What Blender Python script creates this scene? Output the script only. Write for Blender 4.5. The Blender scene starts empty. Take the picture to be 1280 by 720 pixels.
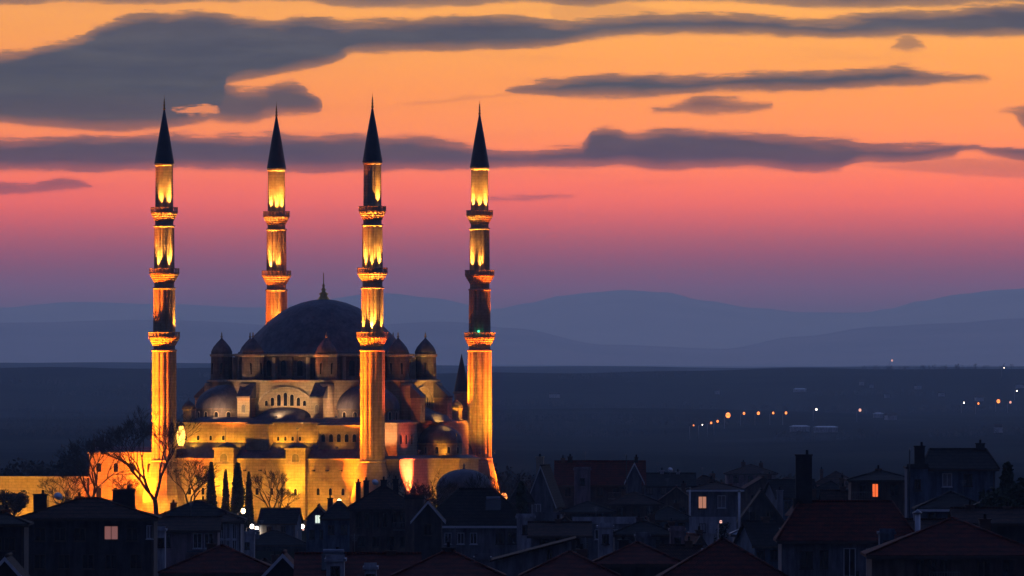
import bpy, math, random
from math import sin, cos, pi, radians, sqrt, atan2
from mathutils import Vector, Matrix, noise
R = radians
C = bpy.context.scene.collection
scene = bpy.context.scene

# ------------------------------------------------------------------ camera
EYE = 31.0; CX = 36.8; CY = -2000.0; F = 12800.0; HOR = 442.0
cam_d = bpy.data.cameras.new('camera'); cam = bpy.data.objects.new('camera', cam_d); C.objects.link(cam)
cam.location = (CX, CY, EYE); cam.rotation_euler = (R(90), 0, 0)
cam_d.sensor_width = 36; cam_d.lens = 360; cam_d.shift_y = (HOR - 360) / 1280.0
cam_d.clip_start = 1; cam_d.clip_end = 200000
scene.camera = cam
scene.view_settings.view_transform = 'Standard'; scene.view_settings.look = 'None'
scene.view_settings.gamma = 1; scene.view_settings.exposure = 0.0
scene.render.engine = 'CYCLES'
cy = scene.cycles
cy.use_denoising = True; cy.denoiser = 'OPENIMAGEDENOISE'
cy.max_bounces = 5; cy.diffuse_bounces = 3; cy.glossy_bounces = 2; cy.volume_bounces = 0; cy.transparent_max_bounces = 8
cy.use_light_tree = True; cy.sample_clamp_indirect = 3.0; cy.caustics_reflective = False; cy.caustics_refractive = False

# ------------------------------------------------------------------ haze numbers (used to see what the sky must be behind the air)
HAZE_D = 2.6e-5; HAZE_C = (.46, .69, 1.0); HAZE_TOP = 680.0; HAZE_FAR = 99000.0; HAZE_H = (0.126, 0.130, 0.290)
def s2l(c):
    r = []
    for x in c:
        x /= 255.0
        r.append(x / 12.92 if x <= .04045 else ((x + .055) / 1.055) ** 2.4)
    return r
def behind(c, ypx):          # sky colour wanted after the air -> colour of the sky itself
    v = max((HOR - ypx) / F, 1e-4)
    L = min((HAZE_TOP - EYE) / v, HAZE_FAR + 2000)
    T = [math.exp(-HAZE_D * q * L) for q in HAZE_C]
    l = s2l(c)
    return [max((l[i] - HAZE_H[i] * (1 - T[i])) / T[i], 0.004) for i in range(3)]

# ------------------------------------------------------------------ world: dusk sky with banks of cloud, by direction
world = bpy.data.worlds.new('World'); scene.world = world; world.use_nodes = True
NT = world.node_tree; NT.nodes.clear()
def node(t, **k):
    n = NT.nodes.new(t)
    for a, b in k.items(): setattr(n, a, b)
    return n
def setin(s, v):
    if isinstance(v, bpy.types.NodeSocket): NT.links.new(v, s)
    else: s.default_value = v
def M(op, a, b=0.0, c=None):
    n = node('ShaderNodeMath', operation=op); setin(n.inputs[0], a); setin(n.inputs[1], b)
    if c is not None: setin(n.inputs[2], c)
    return n.outputs[0]
def MR(v, a, b, c=0.0, d=1.0, smooth=True):
    n = node('ShaderNodeMapRange'); n.interpolation_type = 'SMOOTHSTEP' if smooth else 'LINEAR'; n.clamp = True
    setin(n.inputs['Value'], v)
    for k, x in zip(('From Min', 'From Max', 'To Min', 'To Max'), (a, b, c, d)): setin(n.inputs[k], x)
    return n.outputs[0]
def MIX(f, a, b):
    n = node('ShaderNodeMix', data_type='RGBA'); setin(n.inputs[0], f); setin(n.inputs[6], a); setin(n.inputs[7], b)
    return n.outputs[2]
def RAMP(v, stops, interp='EASE'):
    n = node('ShaderNodeValToRGB'); cr = n.color_ramp; cr.interpolation = interp
    while len(cr.elements) > 1: cr.elements.remove(cr.elements[0])
    cr.elements[0].position = stops[0][0]; cr.elements[0].color = (*stops[0][1], 1)
    for p, c in stops[1:]:
        e = cr.elements.new(p); e.color = (*c, 1)
    setin(n.inputs[0], v); return n.outputs[0]
tc = node('ShaderNodeTexCoord')
sx = node('ShaderNodeSeparateXYZ'); NT.links.new(tc.outputs['Generated'], sx.inputs[0])
dx, dy, dz = sx.outputs
dyc = M('MAXIMUM', dy, 0.02)
U = M('MULTIPLY_ADD', M('DIVIDE', dx, dyc), F, 640.0)          # azimuth scale
V = M('MULTIPLY_ADD', M('DIVIDE', dz, dyc), -F, HOR)           # elevation scale, growing downward
def NOISE(scx, scy, detail=5.0, rough=.55, off=0.0):
    cb = node('ShaderNodeCombineXYZ'); setin(cb.inputs[0], M('MULTIPLY', U, scx)); setin(cb.inputs[1], M('MULTIPLY', V, scy)); cb.inputs[2].default_value = off
    n = node('ShaderNodeTexNoise'); n.inputs['Scale'].default_value = 1.0; n.inputs['Detail'].default_value = detail; n.inputs['Roughness'].default_value = rough
    NT.links.new(cb.outputs[0], n.inputs['Vector']); return n.outputs['Fac']
n4c = M('SUBTRACT', NOISE(.032, .30, 5, .6, 41.0), .5)
n1 = NOISE(.011, .03); n2 = NOISE(.02, .10, 4, .55, 3.3); n3 = NOISE(.006, .05, 6, .62, 9.1)
n1c = M('SUBTRACT', n1, .5); n2c = M('SUBTRACT', n2, .5); n3c = M('SUBTRACT', n3, .5)
Uc = M('MULTIPLY_ADD', n1c, 30.0, U)
Vc = M('ADD', V, M('ADD', M('MULTIPLY', n1c, 16.0), M('ADD', M('MULTIPLY', n2c, 9.0), M('MULTIPLY', n4c, 4.0))))
X0, X1 = -160.0, 1440.0; YR = 300.0
xn = M('DIVIDE', M('SUBTRACT', Uc, X0), X1 - X0)
def CURVE(pts):
    n = node('ShaderNodeFloatCurve'); cm = n.mapping.curves[0]
    P = [((x - X0) / (X1 - X0), (y + 20) / YR) for x, y in pts]
    if P[0][0] > 0: P.insert(0, (0.0, P[0][1]))
    if P[-1][0] < 1: P.append((1.0, P[-1][1]))
    cm.points[0].location = P[0]; cm.points[1].location = P[-1]
    for p in P[1:-1]: cm.points.new(*p)
    for p in cm.points: p.handle_type = 'AUTO_CLAMPED'
    n.mapping.update(); setin(n.inputs['Value'], xn)
    return M('MULTIPLY_ADD', n.outputs[0], YR, -20.0)
def closed(top, bot):        # outside its own span a bank has no thickness
    a, b = top[0][0], top[-1][0]
    if a > X0 + 5:
        top = [(X0, top[0][1] + 30), (a - 14, top[0][1] + 26)] + top; bot = [(X0, bot[0][1] - 30), (a - 14, bot[0][1] - 26)] + bot
    if b < X1 - 5:
        top = top + [(b + 14, top[-1][1] + 26), (X1, top[-1][1] + 30)]; bot = bot + [(b + 14, bot[-1][1] - 26), (X1, bot[-1][1] - 30)]
    return top, bot
banks = [
 ([(-160,70),(0,66),(40,58),(90,46),(130,26),(180,15),(240,13),(300,21),(340,24),(380,20),(440,26),(510,24),(570,19),(640,19),(700,24),(760,21),(830,14),(900,15),(960,19),(1010,22),(1040,21),(1090,15),(1170,10),(1290,0),(1440,-10)],
  [(-160,148),(0,155),(60,159),(130,163),(205,162),(240,157),(266,152),(277,134),(281,107),(320,99),(360,90),(410,80),(428,74),(436,68),(500,66),(560,64),(640,61),(690,58),(760,49),(830,45),(900,44),(960,47),(1100,48),(1280,47),(1440,46)], 1.0),
 ([(258,104),(272,100),(288,106),(305,111),(330,112),(345,104),(365,102),(385,111),(405,130)],[(258,150),(272,153),(288,156),(305,157),(322,155),(342,146),(370,144),(395,141),(405,131)], .97),
 ([(-160,172),(0,172),(60,171),(130,168),(220,168),(340,168),(430,168),(480,171),(550,172),(600,182),(640,186),(690,184),(728,180),(742,161),(765,159),(790,166),(830,161),(900,163),(980,168),(1030,172),(1100,177),(1180,178),(1210,180),(1240,184),(1290,183),(1440,180)],
  [(-160,216),(0,215),(200,213),(300,214),(390,215),(500,214),(640,212),(720,210),(770,207),(830,213),(880,210),(960,212),(1010,216),(1050,216),(1075,205),(1120,203),(1190,198),(1215,190),(1245,197),(1290,203),(1440,206)], 1.0),
 ([(626,107),(660,102),(740,92),(840,92),(960,88),(1060,84),(1120,81),(1155,88),(1200,94),(1238,98)],
  [(626,112),(690,120),(760,124),(800,124),(840,120),(900,116),(1000,115),(1100,110),(1160,105),(1238,100)], 1.0),
 ([(812,139),(860,127),(885,119),(910,122),(940,125),(965,129)],[(812,140),(850,140),(880,144),(905,142),(940,137),(965,131)], .9),
 ([(-160,236),(-60,230),(0,228),(30,231),(58,225),(80,221),(100,225),(116,233)],[(-160,252),(-60,246),(0,243),(40,242),(80,238),(100,237),(116,235)], .9),
 ([(596,249),(640,243),(680,242),(716,243)],[(596,252),(650,251),(690,249),(716,246)], .62),
 ([(1112,60),(1124,50),(1138,46),(1150,51),(1162,59)],[(1112,61),(1125,63),(1138,65),(1150,63),(1162,60)], .75),
 ([(1245,138),(1262,134),(1290,130),(1440,120)],[(1245,139),(1262,141),(1290,168),(1440,190)], .8),
 ([(-160,-20),(0,-20),(370,-20),(1440,-20)],[(-160,6),(20,5),(90,2),(150,7),(230,3),(370,2),(430,9),(510,11),(570,7),(660,3),(740,10),(830,2),(920,2),(1050,12),(1170,8),(1290,3),(1440,0)], .95),
 ([(690,6),(715,-2),(735,0),(780,4),(840,12),(900,16)],[(690,24),(715,26),(735,26),(780,24),(840,18),(900,17)], .28),
 ([(500,129),(560,123),(610,116),(650,112)],[(500,131),(560,127),(610,121),(650,116)], .3),
 ([(1070,206),(1120,203),(1200,198),(1290,200),(1440,200)],[(1070,207),(1120,212),(1200,219),(1290,222),(1440,226)], .45),
]
mask = None; core = None
soft = M('MULTIPLY_ADD', n1, 7.0, .6)
for top, bot, w in banks:
    top, bot = closed(top, bot)
    f = M('MINIMUM', M('SUBTRACT', Vc, CURVE(top)), M('SUBTRACT', CURVE(bot), Vc))
    f = M('ADD', f, M('ADD', M('MULTIPLY', n2c, 6.0), M('MULTIPLY', n4c, 7.0)))
    m = M('MULTIPLY', MR(f, M('MULTIPLY', soft, -.8), soft), w)
    c2 = M('MULTIPLY', MR(f, 0.0, 16.0), w)
    mask = m if mask is None else M('MAXIMUM', mask, m)
    core = c2 if core is None else M('MAXIMUM', core, c2)
top, bot = closed([(210,136),(226,129),(250,126),(266,130),(280,140)], [(210,138),(228,146),(250,149),(268,147),(280,142)])
f = M('ADD', M('MINIMUM', M('SUBTRACT', Vc, CURVE(top)), M('SUBTRACT', CURVE(bot), Vc)), M('ADD', M('MULTIPLY', n2c, 26.0), M('MULTIPLY', n4c, 30.0)))
mask = M('MULTIPLY', mask, M('SUBTRACT', 1.0, M('MULTIPLY', MR(f, 2.0, 9.0), .75)))
# thin streaks of high cloud
streak = MR(NOISE(.0035, .05, 7, .6, 21.0), .5, .78, 0, .16)
mask = M('MAXIMUM', mask, M('MULTIPLY', streak, MR(V, 330.0, 200.0)))
tV = M('DIVIDE', M('SUBTRACT', 470.0, V), 540.0)           # 0 at the horizon's foot, 1 above the frame
def st(lst): return [((470.0 - y) / 540.0, behind(c, y)) for y, c in sorted(lst, key=lambda q: -q[0])]
clear_st = [(462,(84,90,119)),(440,(85,89,118)),(410,(89,89,117)),(385,(97,90,116)),(355,(115,93,115)),(338,(126,93,114)),(320,(144,93,113)),(300,(168,97,112)),
            (275,(205,104,111)),(255,(232,112,110)),(232,(248,121,109)),(215,(252,129,107)),(190,(255,138,105)),(160,(255,149,102)),(120,(255,156,101)),(70,(255,166,104)),(30,(255,173,104)),(-20,(255,178,108))]
cloud_st = [(300,(120,84,112)),(250,(124,86,116)),(215,(106,83,112)),(190,(95,83,111)),(150,(93,85,111)),(110,(84,85,110)),(60,(85,86,110)),(20,(92,89,110)),(-20,(98,92,110))]
clear = RAMP(tV, st(clear_st), 'LINEAR'); cloud = RAMP(tV, st(cloud_st), 'LINEAR')
# slow drift of tone inside the banks and the open sky
mul = node('ShaderNodeMix', data_type='RGBA', blend_type='MULTIPLY'); mul.inputs[0].default_value = 1
tone = MR(M('ADD', n3, M('MULTIPLY', n4c, .45)), .3, .7, .8, 1.24, False)
cbt = node('ShaderNodeCombineXYZ'); [setin(cbt.inputs[i], tone) for i in range(3)]
NT.links.new(cloud, mul.inputs[6]); NT.links.new(cbt.outputs[0], mul.inputs[7]); cloud = mul.outputs[2]
# the glow is stronger to the right of the mosque
lr = MR(U, -200.0, 1100.0, .93, 1.03)
cbl = node('ShaderNodeCombineXYZ'); setin(cbl.inputs[0], lr); setin(cbl.inputs[1], MR(U, -200.0, 1100.0, .84, 1.03)); setin(cbl.inputs[2], lr)
mu2 = node('ShaderNodeMix', data_type='RGBA', blend_type='MULTIPLY'); mu2.inputs[0].default_value = 1
NT.links.new(clear, mu2.inputs[6]); NT.links.new(cbl.outputs[0], mu2.inputs[7]); clear = mu2.outputs[2]
rim = MIX(M('MULTIPLY', M('SUBTRACT', 1.0, core), .28), cloud, clear)   # thin edges let the glow through
seen = MIX(mask, clear, rim)
high = RAMP(dz, [(0.0, (.5,.2,.13)), (.035, (.8,.42,.2)), (.07, (.5,.38,.32)), (.13, (.48,.48,.62)), (.26, (.38,.47,.85)), (.55, (.13,.24,.68)), (1.0, (.045,.075,.22))], 'LINEAR')
away = RAMP(M('MULTIPLY_ADD', dz, .5, .5), [(0.0, (.01,.012,.02)), (.49, (.012,.014,.03)), (.5, (.026,.034,.085)), (.56, (.028,.036,.095)), (.7, (.028,.04,.11)), (1.0, (.045,.075,.22))], 'LINEAR')
band = MIX(MR(V, -20.0, -420.0), seen, high)
az = MIX(MR(dz, .06, .3), MR(dy, .6, .97), MR(dy, -.1, .85))
final = MIX(az, away, band)
bg = node('ShaderNodeBackground'); NT.links.new(final, bg.inputs[0]); bg.inputs[1].default_value = 1.0
wo = node('ShaderNodeOutputWorld'); NT.links.new(bg.outputs[0], wo.inputs[0])

# ------------------------------------------------------------------ materials
def material(name, col, col2=None, scale=1.0, rough=.85, bump=0.0, bscale=6.0, metal=0.0, emit=None, estr=0.0, pattern=None, spec=.3, psize=(1,1), wear=0.0):
    m = bpy.data.materials.new(name); m.use_nodes = True; nt = m.node_tree; b = nt.nodes['Principled BSDF']
    b.inputs['Roughness'].default_value = rough; b.inputs['Metallic'].default_value = metal
    b.inputs['Specular IOR Level'].default_value = spec
    if emit:
        b.inputs['Base Color'].default_value = (*col, 1); b.inputs['Emission Color'].default_value = (*emit, 1); b.inputs['Emission Strength'].default_value = estr
        return m
    t = nt.nodes.new('ShaderNodeTexCoord')
    n = nt.nodes.new('ShaderNodeTexNoise'); n.inputs['Scale'].default_value = scale; n.inputs['Detail'].default_value = 6; n.inputs['Roughness'].default_value = .65
    nt.links.new(t.outputs['Object'], n.inputs['Vector'])
    r = nt.nodes.new('ShaderNodeValToRGB'); r.color_ramp.elements[0].position = .32; r.color_ramp.elements[1].position = .68
    c2 = col2 or [x * .6 for x in col]
    r.color_ramp.elements[0].color = (*c2, 1); r.color_ramp.elements[1].color = (*col, 1)
    nt.links.new(n.outputs['Fac'], r.inputs[0]); out = r.outputs[0]; hgt = None
    if pattern:
        sp = nt.nodes.new('ShaderNodeSeparateXYZ'); nt.links.new(t.outputs['Object'], sp.inputs[0])
        ad = nt.nodes.new('ShaderNodeMath'); ad.operation = 'ADD'; nt.links.new(sp.outputs[0], ad.inputs[0]); nt.links.new(sp.outputs[1], ad.inputs[1])
        cb = nt.nodes.new('ShaderNodeCombineXYZ'); nt.links.new(ad.outputs[0], cb.inputs[0]); nt.links.new(sp.outputs[2], cb.inputs[1])
        br = nt.nodes.new('ShaderNodeTexBrick'); nt.links.new(cb.outputs[0], br.inputs['Vector']); br.inputs['Scale'].default_value = 1
        br.inputs['Brick Width'].default_value = psize[0]; br.inputs['Row Height'].default_value = psize[1]
        br.inputs['Mortar Size'].default_value = (.2 if pattern == 'tile' else .06) * psize[1]; br.inputs['Bias'].default_value = 0
        br.inputs['Color1'].default_value = (1, 1, 1, 1); br.inputs['Color2'].default_value = (.74, .72, .7, 1); br.inputs['Mortar'].default_value = (.3, .28, .27, 1) if pattern == 'tile' else (.5, .48, .46, 1)
        mx = nt.nodes.new('ShaderNodeMix'); mx.data_type = 'RGBA'; mx.blend_type = 'MULTIPLY'; mx.inputs[0].default_value = .9 if pattern == 'tile' else .75
        nt.links.new(out, mx.inputs[6]); nt.links.new(br.outputs['Color'], mx.inputs[7]); out = mx.outputs[2]; hgt = br.outputs['Color']
    if wear:
        mp = nt.nodes.new('ShaderNodeMapping'); mp.inputs['Scale'].default_value = (1.6, 1.6, .22); nt.links.new(t.outputs['Object'], mp.inputs[0])
        nw = nt.nodes.new('ShaderNodeTexNoise'); nw.inputs['Scale'].default_value = 1.0; nw.inputs['Detail'].default_value = 8; nw.inputs['Roughness'].default_value = .7; nt.links.new(mp.outputs[0], nw.inputs['Vector'])
        rw = nt.nodes.new('ShaderNodeValToRGB'); rw.color_ramp.elements[0].position = .38; rw.color_ramp.elements[0].color = (.35,.33,.32,1); rw.color_ramp.elements[1].position = .62; rw.color_ramp.elements[1].color = (1,1,1,1); nt.links.new(nw.outputs['Fac'], rw.inputs[0])
        mw = nt.nodes.new('ShaderNodeMix'); mw.data_type = 'RGBA'; mw.blend_type = 'MULTIPLY'; mw.inputs[0].default_value = wear
        nt.links.new(out, mw.inputs[6]); nt.links.new(rw.outputs[0], mw.inputs[7]); out = mw.outputs[2]
    nt.links.new(out, b.inputs['Base Color'])
    if bump:
        n2 = nt.nodes.new('ShaderNodeTexNoise'); n2.inputs['Scale'].default_value = bscale; n2.inputs['Detail'].default_value = 4
        nt.links.new(t.outputs['Object'], n2.inputs['Vector'])
        bp = nt.nodes.new('ShaderNodeBump'); bp.inputs['Strength'].default_value = bump; bp.inputs['Distance'].default_value = .15
        nt.links.new(hgt if hgt is not None else n2.outputs['Fac'], bp.inputs['Height']); nt.links.new(bp.outputs[0], b.inputs['Normal'])
    return m
MT = {}
MT['stone'] = material('sandstone', (.5,.39,.26), (.33,.25,.165), .35, .9, .5, 4, pattern='ashlar', psize=(1.3,.55), wear=.25)
MT['stone_trim'] = material('pale_sandstone', (.5,.42,.31), (.36,.3,.22), .8, .85, .3, 5, wear=.5)
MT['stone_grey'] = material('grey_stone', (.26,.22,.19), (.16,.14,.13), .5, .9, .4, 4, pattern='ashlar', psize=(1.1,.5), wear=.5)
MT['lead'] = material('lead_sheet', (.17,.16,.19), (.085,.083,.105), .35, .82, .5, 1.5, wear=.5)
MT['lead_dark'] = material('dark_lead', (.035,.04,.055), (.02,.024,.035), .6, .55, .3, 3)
MT['gilt'] = material('gilded_copper', (.6,.42,.16), (.5,.34,.12), 2, .35, metal=.9)
MT['glass'] = material('dark_window_glass', (.012,.014,.02), (.006,.008,.012), 2, .2, spec=.5)
MT['pane_dim'] = material('curtained_glass', (.22,.2,.2), (.12,.11,.12), 2, .4)
MT['frame_w'] = material('white_painted_frame', (.62,.63,.66), (.48,.5,.54), 3, .6)
MT['frame_d'] = material('brown_painted_frame', (.07,.05,.04), (.045,.03,.025), 3, .6)
MT['tile_r'] = material('red_clay_tiles', (.24,.035,.022), (.12,.017,.013), 1.2, .85, .8, 3, pattern='tile', psize=(.26,.34), spec=.08, wear=.8)
MT['tile_b'] = material('brown_clay_tiles', (.12,.055,.042), (.06,.03,.026), 1.2, .85, .8, 3, pattern='tile', psize=(.26,.34), spec=.08, wear=.8)
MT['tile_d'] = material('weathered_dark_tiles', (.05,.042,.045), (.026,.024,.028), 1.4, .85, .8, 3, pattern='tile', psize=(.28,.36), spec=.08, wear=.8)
MT['tin'] = material('sheet_metal_roof', (.2,.22,.26), (.13,.14,.17), .8, .5, .2, 2)
MT['pl_white'] = material('white_plaster', (.5,.5,.54), (.36,.37,.42), 1.1, .9, .1, 3, wear=.85)
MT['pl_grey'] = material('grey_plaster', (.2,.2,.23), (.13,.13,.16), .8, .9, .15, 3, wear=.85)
MT['pl_blue'] = material('bluish_plaster', (.13,.17,.24), (.08,.11,.17), .8, .9, .1, 3, wear=.85)
MT['pl_pink'] = material('faded_pink_plaster', (.34,.25,.27), (.25,.18,.2), .8, .9, .1, 3, wear=.85)
MT['pl_brown'] = material('brown_plaster', (.17,.12,.1), (.1,.07,.065), .8, .9, .15, 3, wear=.85)
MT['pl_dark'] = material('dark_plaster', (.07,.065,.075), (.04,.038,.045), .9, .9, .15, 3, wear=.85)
MT['brick'] = material('chimney_brick', (.14,.08,.06), (.09,.05,.04), 2, .9, .4, 3, pattern='ashlar', psize=(.4,.16))
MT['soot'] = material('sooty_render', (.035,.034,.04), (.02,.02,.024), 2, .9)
MT['bark'] = material('bark', (.045,.035,.03), (.02,.017,.015), 3, .95, .3, 6)
MT['needle'] = material('dark_evergreen_leaves', (.035,.055,.025), (.012,.022,.012), 1.5, .8)
MT['leaf'] = material('dull_leaves', (.06,.06,.035), (.025,.03,.02), 1.5, .8)
MT['wood'] = material('winter_woodland', (.045,.04,.035), (.02,.02,.02), .1, .9)
MT['steel'] = material('galvanised_steel', (.2,.2,.21), (.14,.14,.15), 3, .45, metal=.6)
def glow(name, c, s): return material(name, (.3,.3,.3), emit=c, estr=s)
MT['g_sodium'] = glow('lit_sodium_lens', (1,.27,.05), 2.6)
MT['g_warm'] = glow('lit_warm_lens', (1,.72,.38), 9)
MT['g_white'] = glow('lit_white_lens', (1,.88,.75), 8)
MT['g_dim'] = glow('dim_pink_lens', (1,.5,.4), 1.3)
MT['g_green'] = glow('lit_green_lens', (.05,1,.4), 4)
MT['g_orange_win'] = glow('orange_lit_pane', (1,.16,.03), 1.1)
MT['g_peach_win'] = glow('peach_lit_pane', (1,.42,.25), .42)
MT['g_pink_win'] = glow('pink_lit_pane', (.5,.2,.17), .4)
MT['g_white_win'] = glow('white_lit_pane', (.8,.95,.8), 1.1)
MT['g_red_win'] = glow('dull_red_pane', (.5,.1,.04), .3)
MT['g_niche'] = glow('niche_glow', (1,.52,.09), 3.2)  # emission stands in for floodlight falling on a recess

# ------------------------------------------------------------------ mesh builder
class MB:
    def __init__(s): s.v = []; s.f = []; s.sm = []
    def add(s, vs, fs, smooth=False):
        b = len(s.v); s.v.extend([tuple(v) for v in vs]); s.f.extend([tuple(b + i for i in f) for f in fs]); s.sm.extend([smooth] * len(fs)); return s
    def box(s, x0, x1, y0, y1, z0, z1, top=None):
        t = top or (0, 0, 0, 0)      # inset of the top: x0,x1,y0,y1
        vs = [(x0,y0,z0),(x1,y0,z0),(x1,y1,z0),(x0,y1,z0),(x0+t[0],y0+t[2],z1),(x1-t[1],y0+t[2],z1),(x1-t[1],y1-t[3],z1),(x0+t[0],y1-t[3],z1)]
        return s.add(vs, [(0,3,2,1),(4,5,6,7),(0,1,5,4),(1,2,6,5),(2,3,7,6),(3,0,4,7)])
    def prism(s, poly, z0, z1):      # poly counter-clockwise
        n = len(poly); vs = [(x,y,z0) for x,y in poly] + [(x,y,z1) for x,y in poly]
        return s.add(vs, [tuple(reversed(range(n))), tuple(range(n,2*n))] + [(i,(i+1)%n,n+(i+1)%n,n+i) for i in range(n)])
    def extr(s, poly, a, b, axis='y'):   # poly in (h, z); extruded along the axis
        n = len(poly)
        if axis == 'y': vs = [(h,a,z) for h,z in poly] + [(h,b,z) for h,z in poly]
        else: vs = [(a,h,z) for h,z in poly] + [(b,h,z) for h,z in poly]
        fs = [tuple(range(n)), tuple(reversed(range(n,2*n)))] + [(i,n+i,n+(i+1)%n,(i+1)%n) for i in range(n)]
        return s.add(vs, fs)
    def lathe(s, prof, n=32, cx=0, cy=0, a0=0, a1=2*pi, mod=None, smooth=True, cap=True):
        full = abs(a1 - a0 - 2*pi) < 1e-6; m = n if full else n + 1; vs = []
        for r, z in prof:
            for i in range(m):
                a = a0 + (a1 - a0) * i / n; rr = r * (mod(i, z) if mod else 1)
                vs.append((cx + rr*cos(a), cy + rr*sin(a), z))
        fs = []
        for k in range(len(prof)-1):
            for i in range(n):
                j = (i+1) % m; fs.append((k*m+i, k*m+j, (k+1)*m+j, (k+1)*m+i))
        if cap and full:
            if prof[0][0] > 1e-3: fs.append(tuple(reversed(range(m))))
            if prof[-1][0] > 1e-3: fs.append(tuple((len(prof)-1)*m + i for i in range(m)))
        return s.add(vs, fs, smooth)
    def tube(s, p0, p1, r0, r1, n=5):
        p0 = Vector(p0); p1 = Vector(p1); d = (p1-p0)
        if d.length < 1e-6: return s
        q = d.to_track_quat('Z', 'Y'); vs = []
        for p, r in ((p0, r0), (p1, r1)):
            for i in range(n):
                a = 2*pi*i/n; vs.append(p + q @ Vector((r*cos(a), r*sin(a), 0)))
        return s.add(vs, [(i,(i+1)%n,n+(i+1)%n,n+i) for i in range(n)] + [tuple(range(n,2*n)), tuple(reversed(range(n)))], True)
    def rbox(s, c, ux, hx, hy, z0, z1):   # box turned so its width runs along the unit vector ux
        uy = (-ux[1], ux[0]); P = [(c[0]+a*hx*ux[0]+b*hy*uy[0], c[1]+a*hx*ux[1]+b*hy*uy[1]) for a,b in ((-1,-1),(1,-1),(1,1),(-1,1))]
        return s.prism(P, z0, z1)
    def build(s, name, mat, parent=None):
        me = bpy.data.meshes.new(name); me.from_pydata([tuple(v) for v in s.v], [], s.f); me.update()
        me.polygons.foreach_set('use_smooth', s.sm); me.materials.append(MT[mat] if isinstance(mat, str) else mat)
        o = bpy.data.objects.new(name, me); C.objects.link(o)
        if parent: o.parent = parent
        return o
def empty(name, loc, rz=0.0):
    o = bpy.data.objects.new(name, None); C.objects.link(o); o.location = loc; o.rotation_euler = (0,0,rz); o.empty_display_size = .5; return o
def tag(o, label=None, cat=None, group=None, kind=None):
    if label: o['label'] = label
    if cat: o['category'] = cat
    if group: o['group'] = group
    if kind: o['kind'] = kind
    return o
def P(px, py, d):            # the point at distance d seen in that direction of the photograph
    return Vector((CX + (px - 640) * d / F, CY + d, EYE + (HOR - py) * d / F))

# ------------------------------------------------------------------ ground
def lerp_tab(t, x):
    if x <= t[0][0]: return t[0][1]
    for (a, b), (c, d) in zip(t, t[1:]):
        if x <= c:
            k = (x-a)/(c-a); k = k*k*(3-2*k); return b + (d-b)*k
    return t[-1][1]
PROF = [(-800,18),(0,20),(400,13),(650,8),(900,4.5),(1200,2),(1500,.5),(1800,-2.2),(2060,-2.2),(2300,-4),(3000,-16),(4500,-30),(8000,-35),(98000,-36)]
def smooth(a, b, x):
    k = min(1, max(0, (x-a)/(b-a))); return k*k*(3-2*k)
def terrain(x, y):
    d = y - CY
    z = lerp_tab(PROF, d)
    z += 6.5 * smooth(25, 85, x) * smooth(600, 1100, d) * (1 - smooth(1700, 2300, d))
    if d > 3500:
        k = smooth(3500, 7000, d)
        z += k * 9 * noise.noise(Vector((x/900, y/2600, 3.1))) + k * 5 * noise.noise(Vector((x/300, y/900, 7.7)))
    # long low rises that close the plain
    z += 50 * math.exp(-((d-14200)/1500)**2) * (.86 + .26*noise.noise(Vector((x/800, 2.2, 0))) + .1*noise.noise(Vector((x/170, 9.2, 0))))
    z += 43 * math.exp(-((d-24500)/2600)**2) * (.9 + .18*noise.noise(Vector((x/1100, 6.2, 0))))
    z += 14 * math.exp(-((d-10600)/800)**2) * (.8 + .8*noise.noise(Vector((x/500, 5.2, 0)))) * smooth(-900, 700, x)
    z += 8 * math.exp(-((d-8200)/500)**2) * (.5 + 1.1*noise.noise(Vector((x/350, 8.2, 0))))
    return z
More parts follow.
